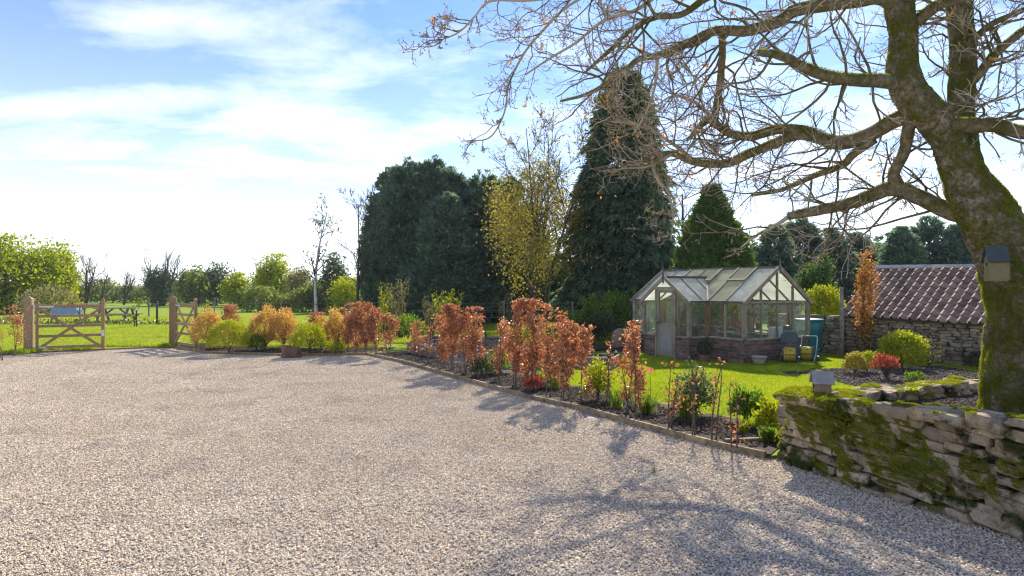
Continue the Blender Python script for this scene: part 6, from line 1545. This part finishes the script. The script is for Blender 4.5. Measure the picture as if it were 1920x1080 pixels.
LIMBS = [
 ('second_stem', [(1822, 330, 7.15, 46), (1806, 260, 7.3, 46), (1802, 200, 7.4, 46), (1806, 120, 7.5, 44), (1800, 40, 7.6, 42), (1796, -40, 7.7, 36), (1815, -180, 7.9, 24), (1830, -300, 8, 10)], 'bark', 40),
 ('limb', [(1870, 425, 7.0, 44), (1822, 405, 7.1, 36), (1778, 395, 7.2, 32), (1729, 373, 7.35, 29), (1675, 354, 7.5, 28), (1640, 364, 7.65, 25), (1591, 382, 7.8, 22), (1533, 395, 8.0, 19), (1478, 406, 8.2, 14)], 'limb', 36),
 ('limb', [(1720, 205, 7.1, 26), (1704, 240, 7.2, 22), (1697, 280, 7.3, 20), (1680, 315, 7.4, 19), (1676, 335, 7.45, 20), (1682, 356, 7.5, 24)], 'limb', 20),
 ('limb', [(1735, 205, 7.1, 36), (1700, 217, 7.2, 32), (1667, 231, 7.4, 28), (1622, 257, 7.7, 27), (1573, 268, 8.0, 27), (1545, 262, 8.2, 24), (1515, 248, 8.4, 22), (1458, 242, 8.7, 19), (1405, 256, 9.0, 17), (1362, 247, 9.2, 15), (1333, 226, 9.4, 13), (1315, 232, 9.5, 9), (1290, 262, 9.6, 5)], 'limb', 44),
 ('limb', [(1560, 268, 8.1, 18), (1500, 254, 8.4, 17), (1450, 270, 8.8, 17), (1400, 290, 9.2, 17), (1362, 307, 9.5, 16), (1304, 304, 9.8, 14), (1262, 288, 10.0, 11), (1232, 292, 10.1, 9), (1205, 299, 10.2, 4)], 'limb', 36),
 ('limb', [(1690, 10, 7.2, 42), (1650, -8, 7.1, 32), (1609, 0, 7.1, 27), (1555, 8, 7.2, 25), (1489, 20, 7.3, 23), (1462, 40, 7.4, 22), (1400, 58, 7.6, 19), (1340, 58, 7.8, 17), (1282, 84, 8.0, 14), (1233, 104, 8.2, 12), (1198, 111, 8.3, 11), (1171, 133, 8.4, 9), (1109, 173, 8.6, 7), (1050, 190, 8.7, 4)], 'limb', 48),
 ('limb', [(1690, 158, 7.1, 28), (1649, 152, 7.0, 25), (1591, 149, 6.8, 22), (1547, 142, 6.65, 20), (1502, 124, 6.5, 18), (1462, 104, 6.4, 15), (1424, 99, 6.3, 11)], 'limb', 30),
 ('limb', [(1640, 262, 7.6, 16), (1600, 290, 7.8, 14), (1578, 311, 8.0, 12), (1524, 331, 8.3, 10), (1467, 356, 8.7, 7), (1409, 367, 9.0, 4)], 'limb', 26),
 ('limb', [(1395, -40, 7.0, 16), (1350, -15, 6.9, 14), (1318, 0, 6.8, 13), (1278, 27, 6.7, 12), (1229, 33, 6.6, 10), (1180, 58, 6.5, 9), (1149, 89, 6.5, 8), (1100, 133, 6.4, 5)], 'limb', 28),
 ('limb', [(1353, 58, 7.75, 13), (1354, 110, 8.2, 13), (1349, 164, 8.7, 13), (1343, 205, 9.2, 13), (1340, 228, 9.38, 13)], 'limb', 18),
 ('limb', [(1775, 235, 7.0, 30), (1822, 236, 6.9, 27), (1867, 235, 6.8, 25), (1920, 249, 6.7, 23), (2000, 240, 6.6, 18), (2100, 200, 6.5, 10)], 'limb', 28),
 ('limb', [(1808, 165, 7.45, 20), (1835, 140, 7.3, 16), (1871, 98, 7.1, 14), (1920, 58, 6.9, 12), (1990, 20, 6.7, 7)], 'limb', 22),
 ('limb', [(1806, 100, 7.5, 16), (1830, 70, 7.3, 13), (1862, 44, 7.1, 11), (1920, 18, 6.9, 9), (1990, -20, 6.7, 5)], 'limb', 20),
 ('limb', [(1720, 40, 7.1, 22), (1760, 10, 6.9, 18), (1800, 0, 6.7, 14), (1860, -30, 6.5, 8)], 'limb', 16),
 ('limb', [(1660, -5, 7.2, 26), (1600, -60, 7.0, 20), (1500, -110, 6.7, 16), (1380, -90, 6.5, 12), (1250, -50, 6.3, 9), (1120, -20, 6.2, 6), (1000, 0, 6.1, 5), (920, 2, 6.1, 4), (890, 31, 6.1, 3.4), (858, 62, 6.1, 3), (802, 83, 6.1, 2)], 'twig', 44),
 ('limb', [(1120, -20, 6.2, 5), (1060, 15, 6.3, 5), (1020, 55, 6.4, 4.6), (984, 98, 6.5, 4.2), (955, 156, 6.6, 3.8), (945, 213, 6.7, 3.2), (918, 258, 6.8, 2.8), (874, 264, 6.9, 2)], 'twig', 32),
 ('limb', [(1300, -60, 6.4, 9), (1240, -15, 6.6, 8), (1190, 20, 6.8, 7), (1130, 40, 7.0, 6), (1080, 80, 7.2, 5), (1030, 110, 7.3, 4), (985, 140, 7.4, 3)], 'twig', 30),
 ('limb', [(1480, 406, 8.2, 9), (1450, 425, 8.3, 7), (1420, 440, 8.5, 5), (1385, 468, 8.7, 3)], 'twig', 14),
 ('limb', [(1300, 300, 9.8, 8), (1255, 265, 9.7, 6), (1200, 235, 9.6, 5), (1145, 228, 9.5, 2.5)], 'twig', 18),
 ('limb', [(1262, 288, 10.0, 7), (1215, 312, 9.9, 5), (1165, 316, 9.8, 2.5)], 'twig', 16),
 ('limb', [(1233, 104, 8.2, 7), (1228, 160, 8.4, 5), (1212, 210, 8.6, 4), (1185, 255, 8.8, 2)], 'twig', 18),
 ('limb', [(1340, 225, 9.4, 8), (1300, 190, 9.3, 6), (1262, 180, 9.2, 4), (1222, 204, 9.1, 2)], 'twig', 18),
 ('limb', [(1225, 292, 10.1, 7), (1230, 330, 10.0, 6), (1255, 370, 9.9, 5), (1262, 410, 9.8, 3), (1258, 450, 9.7, 2)], 'twig', 18),
]
LP, LR, LL = [], [], []
for nm, pts_, mt, n in LIMBS:
    p, r = trace(pts_, n)
    lo_ = part_limb(nm, p, r, mt, 12 if mt != 'twig' else 6, 0.09 if mt != 'twig' else 0.03)
    if mt != 'twig' and r[0] > 0.05: moss_limb(lo_, 7000, lambda P, N: 0.7 * wob(P, 4.0) + 0.7 * N[:, 2] - 0.35, 'moss', 0.014, None)
    ii = np.linspace(0, n - 1, 24).astype(int); LP.append(p[ii]); LR.append(r[ii]); LL.append(np.linalg.norm(np.diff(p, axis=0), axis=1).sum())
LP = np.array(LP); LR = np.array(LR); LL = np.array(LL)
tg = np.random.default_rng(5)
# secondary branches in numbers that follow each limb's length
reps = np.repeat(np.arange(len(LL)), np.maximum(3, (LL * 7.0).astype(int)))
S1 = spawn(LP[reps], LR[reps], np.full(len(reps), 1.0), 1, (0.55, 1.25), (0.7, 1.9), 0.5, (0.18, 1.0), tg)
S1 = (S1[0], S1[1], S1[2] * np.clip(S1[3] / 0.012, 0.38, 1.0), S1[3])
p1, r1 = grow(S1[0], S1[1], S1[2], np.clip(S1[3], 0.006, 0.016), 9, 0.20, (-0.02, 0.0, -0.015), 0.4, tg)
S2 = spawn(p1, r1, S1[2], 6, (0.5, 1.1), (0.3, 0.62), 0.65, (0.15, 1.0), tg); p2, r2 = grow(S2[0], S2[1], S2[2], np.clip(S2[3], 0.004, 0.008), 6, 0.22, (0, 0, 0.04), 0.5, tg)
S3 = spawn(p2, r2, S2[2], 3, (0.5, 1.0), (0.3, 0.6), 0.7, (0.2, 1.0), tg); p3, r3 = grow(S3[0], S3[1], S3[2], np.clip(S3[3], 0.003, 0.005), 4, 0.2, (0, 0, 0.10), 0.6, tg)
G = Geo(); V, Q = tubes(p1, r1, 5); G.add(V, None, Q); G.obj('branches', M['limb'], BT)
G = Geo(); V, Q = tubes(p2, r2, 4); G.add(V, None, Q); V, Q = tubes(p3, r3, 3); G.add(V, None, Q)
# buds along the twigs
bp = np.concatenate([p3[:, -1], p3[:, 2], p2[:, -1]]); V, T = leaf_geo(bp, rdir(len(bp), tg) + (0, 0, 0.3), 0.022, 0.012, tg); G.add(V, T)
G.obj('twigs', M['twig'], BT)
ip = p2[:, -1]; ip = ip[tg.choice(len(ip), 60, replace=False)]; P = np.repeat(ip, 3, 0) + tg.normal(size=(180, 3)) * 0.03; V, T = leaf_geo(P, rdir(180, tg) + (0, 0, -0.5), 0.06, 0.035, tg); G = Geo(); G.add(V, T); G.obj('dead_leaves', M['orangeleaf'], BT)
# low plants on the planter
tuft(1712, 738, 40, 14, 'yellowgreen', 60, 'pale green tuft on top of the planter wall', 0.01, z=0.5)
tuft(1905, 800, 60, 20, 'fresh', 60, 'small green tuft at the foot of the mossy trunk', 0.008, z=0.42)

# litter blown over the gravel, and a few weeds
n = 260
X = rng.uniform(-9, 3.0, n); Yl = rng.uniform(3.8, 16, n); k = inside([(-9, 3), (3.6, 3), (2.6, 6.4), (1.5, 8.2), (-0.2, 10.7), (-3.4, 16), (-9, 16)], X, Yl)
P = np.stack([X[k], Yl[k], np.full(k.sum(), 0.02)], 1); m = len(P)
V, T = leaf_geo(P, rdir(m) * (1, 1, 0.15), rng.uniform(0.02, 0.045, m), rng.uniform(0.008, 0.02, m), N=np.tile([0, 0, 1.0], (m, 1)) + rng.normal(size=(m, 3)) * 0.3)
G = Geo(); G.add(V, T); tag(G.obj('leaf_litter', M['beech']), 'small dead leaves scattered over the gravel', 'leaves', kind='stuff')
tuft(1226, 884, 16, 6, 'yellowgreen', 14, 'tiny yellow-green weed in the gravel below the hedge end', 0.004, 'weed', 'weed', 0.01)
tuft(946, 826, 14, 5, 'yellowgreen', 12, 'tiny pale weed in the open gravel left of the tree shadow', 0.004, 'weed', 'weed', 0.01)

# ------------------------------------------------------------------ the thin spring haze in the air
hm = bpy.data.materials.new('haze'); hm.use_nodes = True; hn = hm.node_tree; hn.nodes.clear()
ho = hn.nodes.new('ShaderNodeOutputMaterial'); hv = hn.nodes.new('ShaderNodeVolumePrincipled')
hv.inputs['Color'].default_value = (0.86, 0.93, 1.0, 1); hv.inputs['Density'].default_value = 0.0004; hv.inputs['Anisotropy'].default_value = 0.0
hn.links.new(hv.outputs[0], ho.inputs['Volume'])
G = Geo(); G.box(-1500, 1500, -80, 1500, -3.5, 16); tag(G.obj('haze', hm), 'thin pale spring haze filling the air over the garden and field', 'haze', kind='stuff')
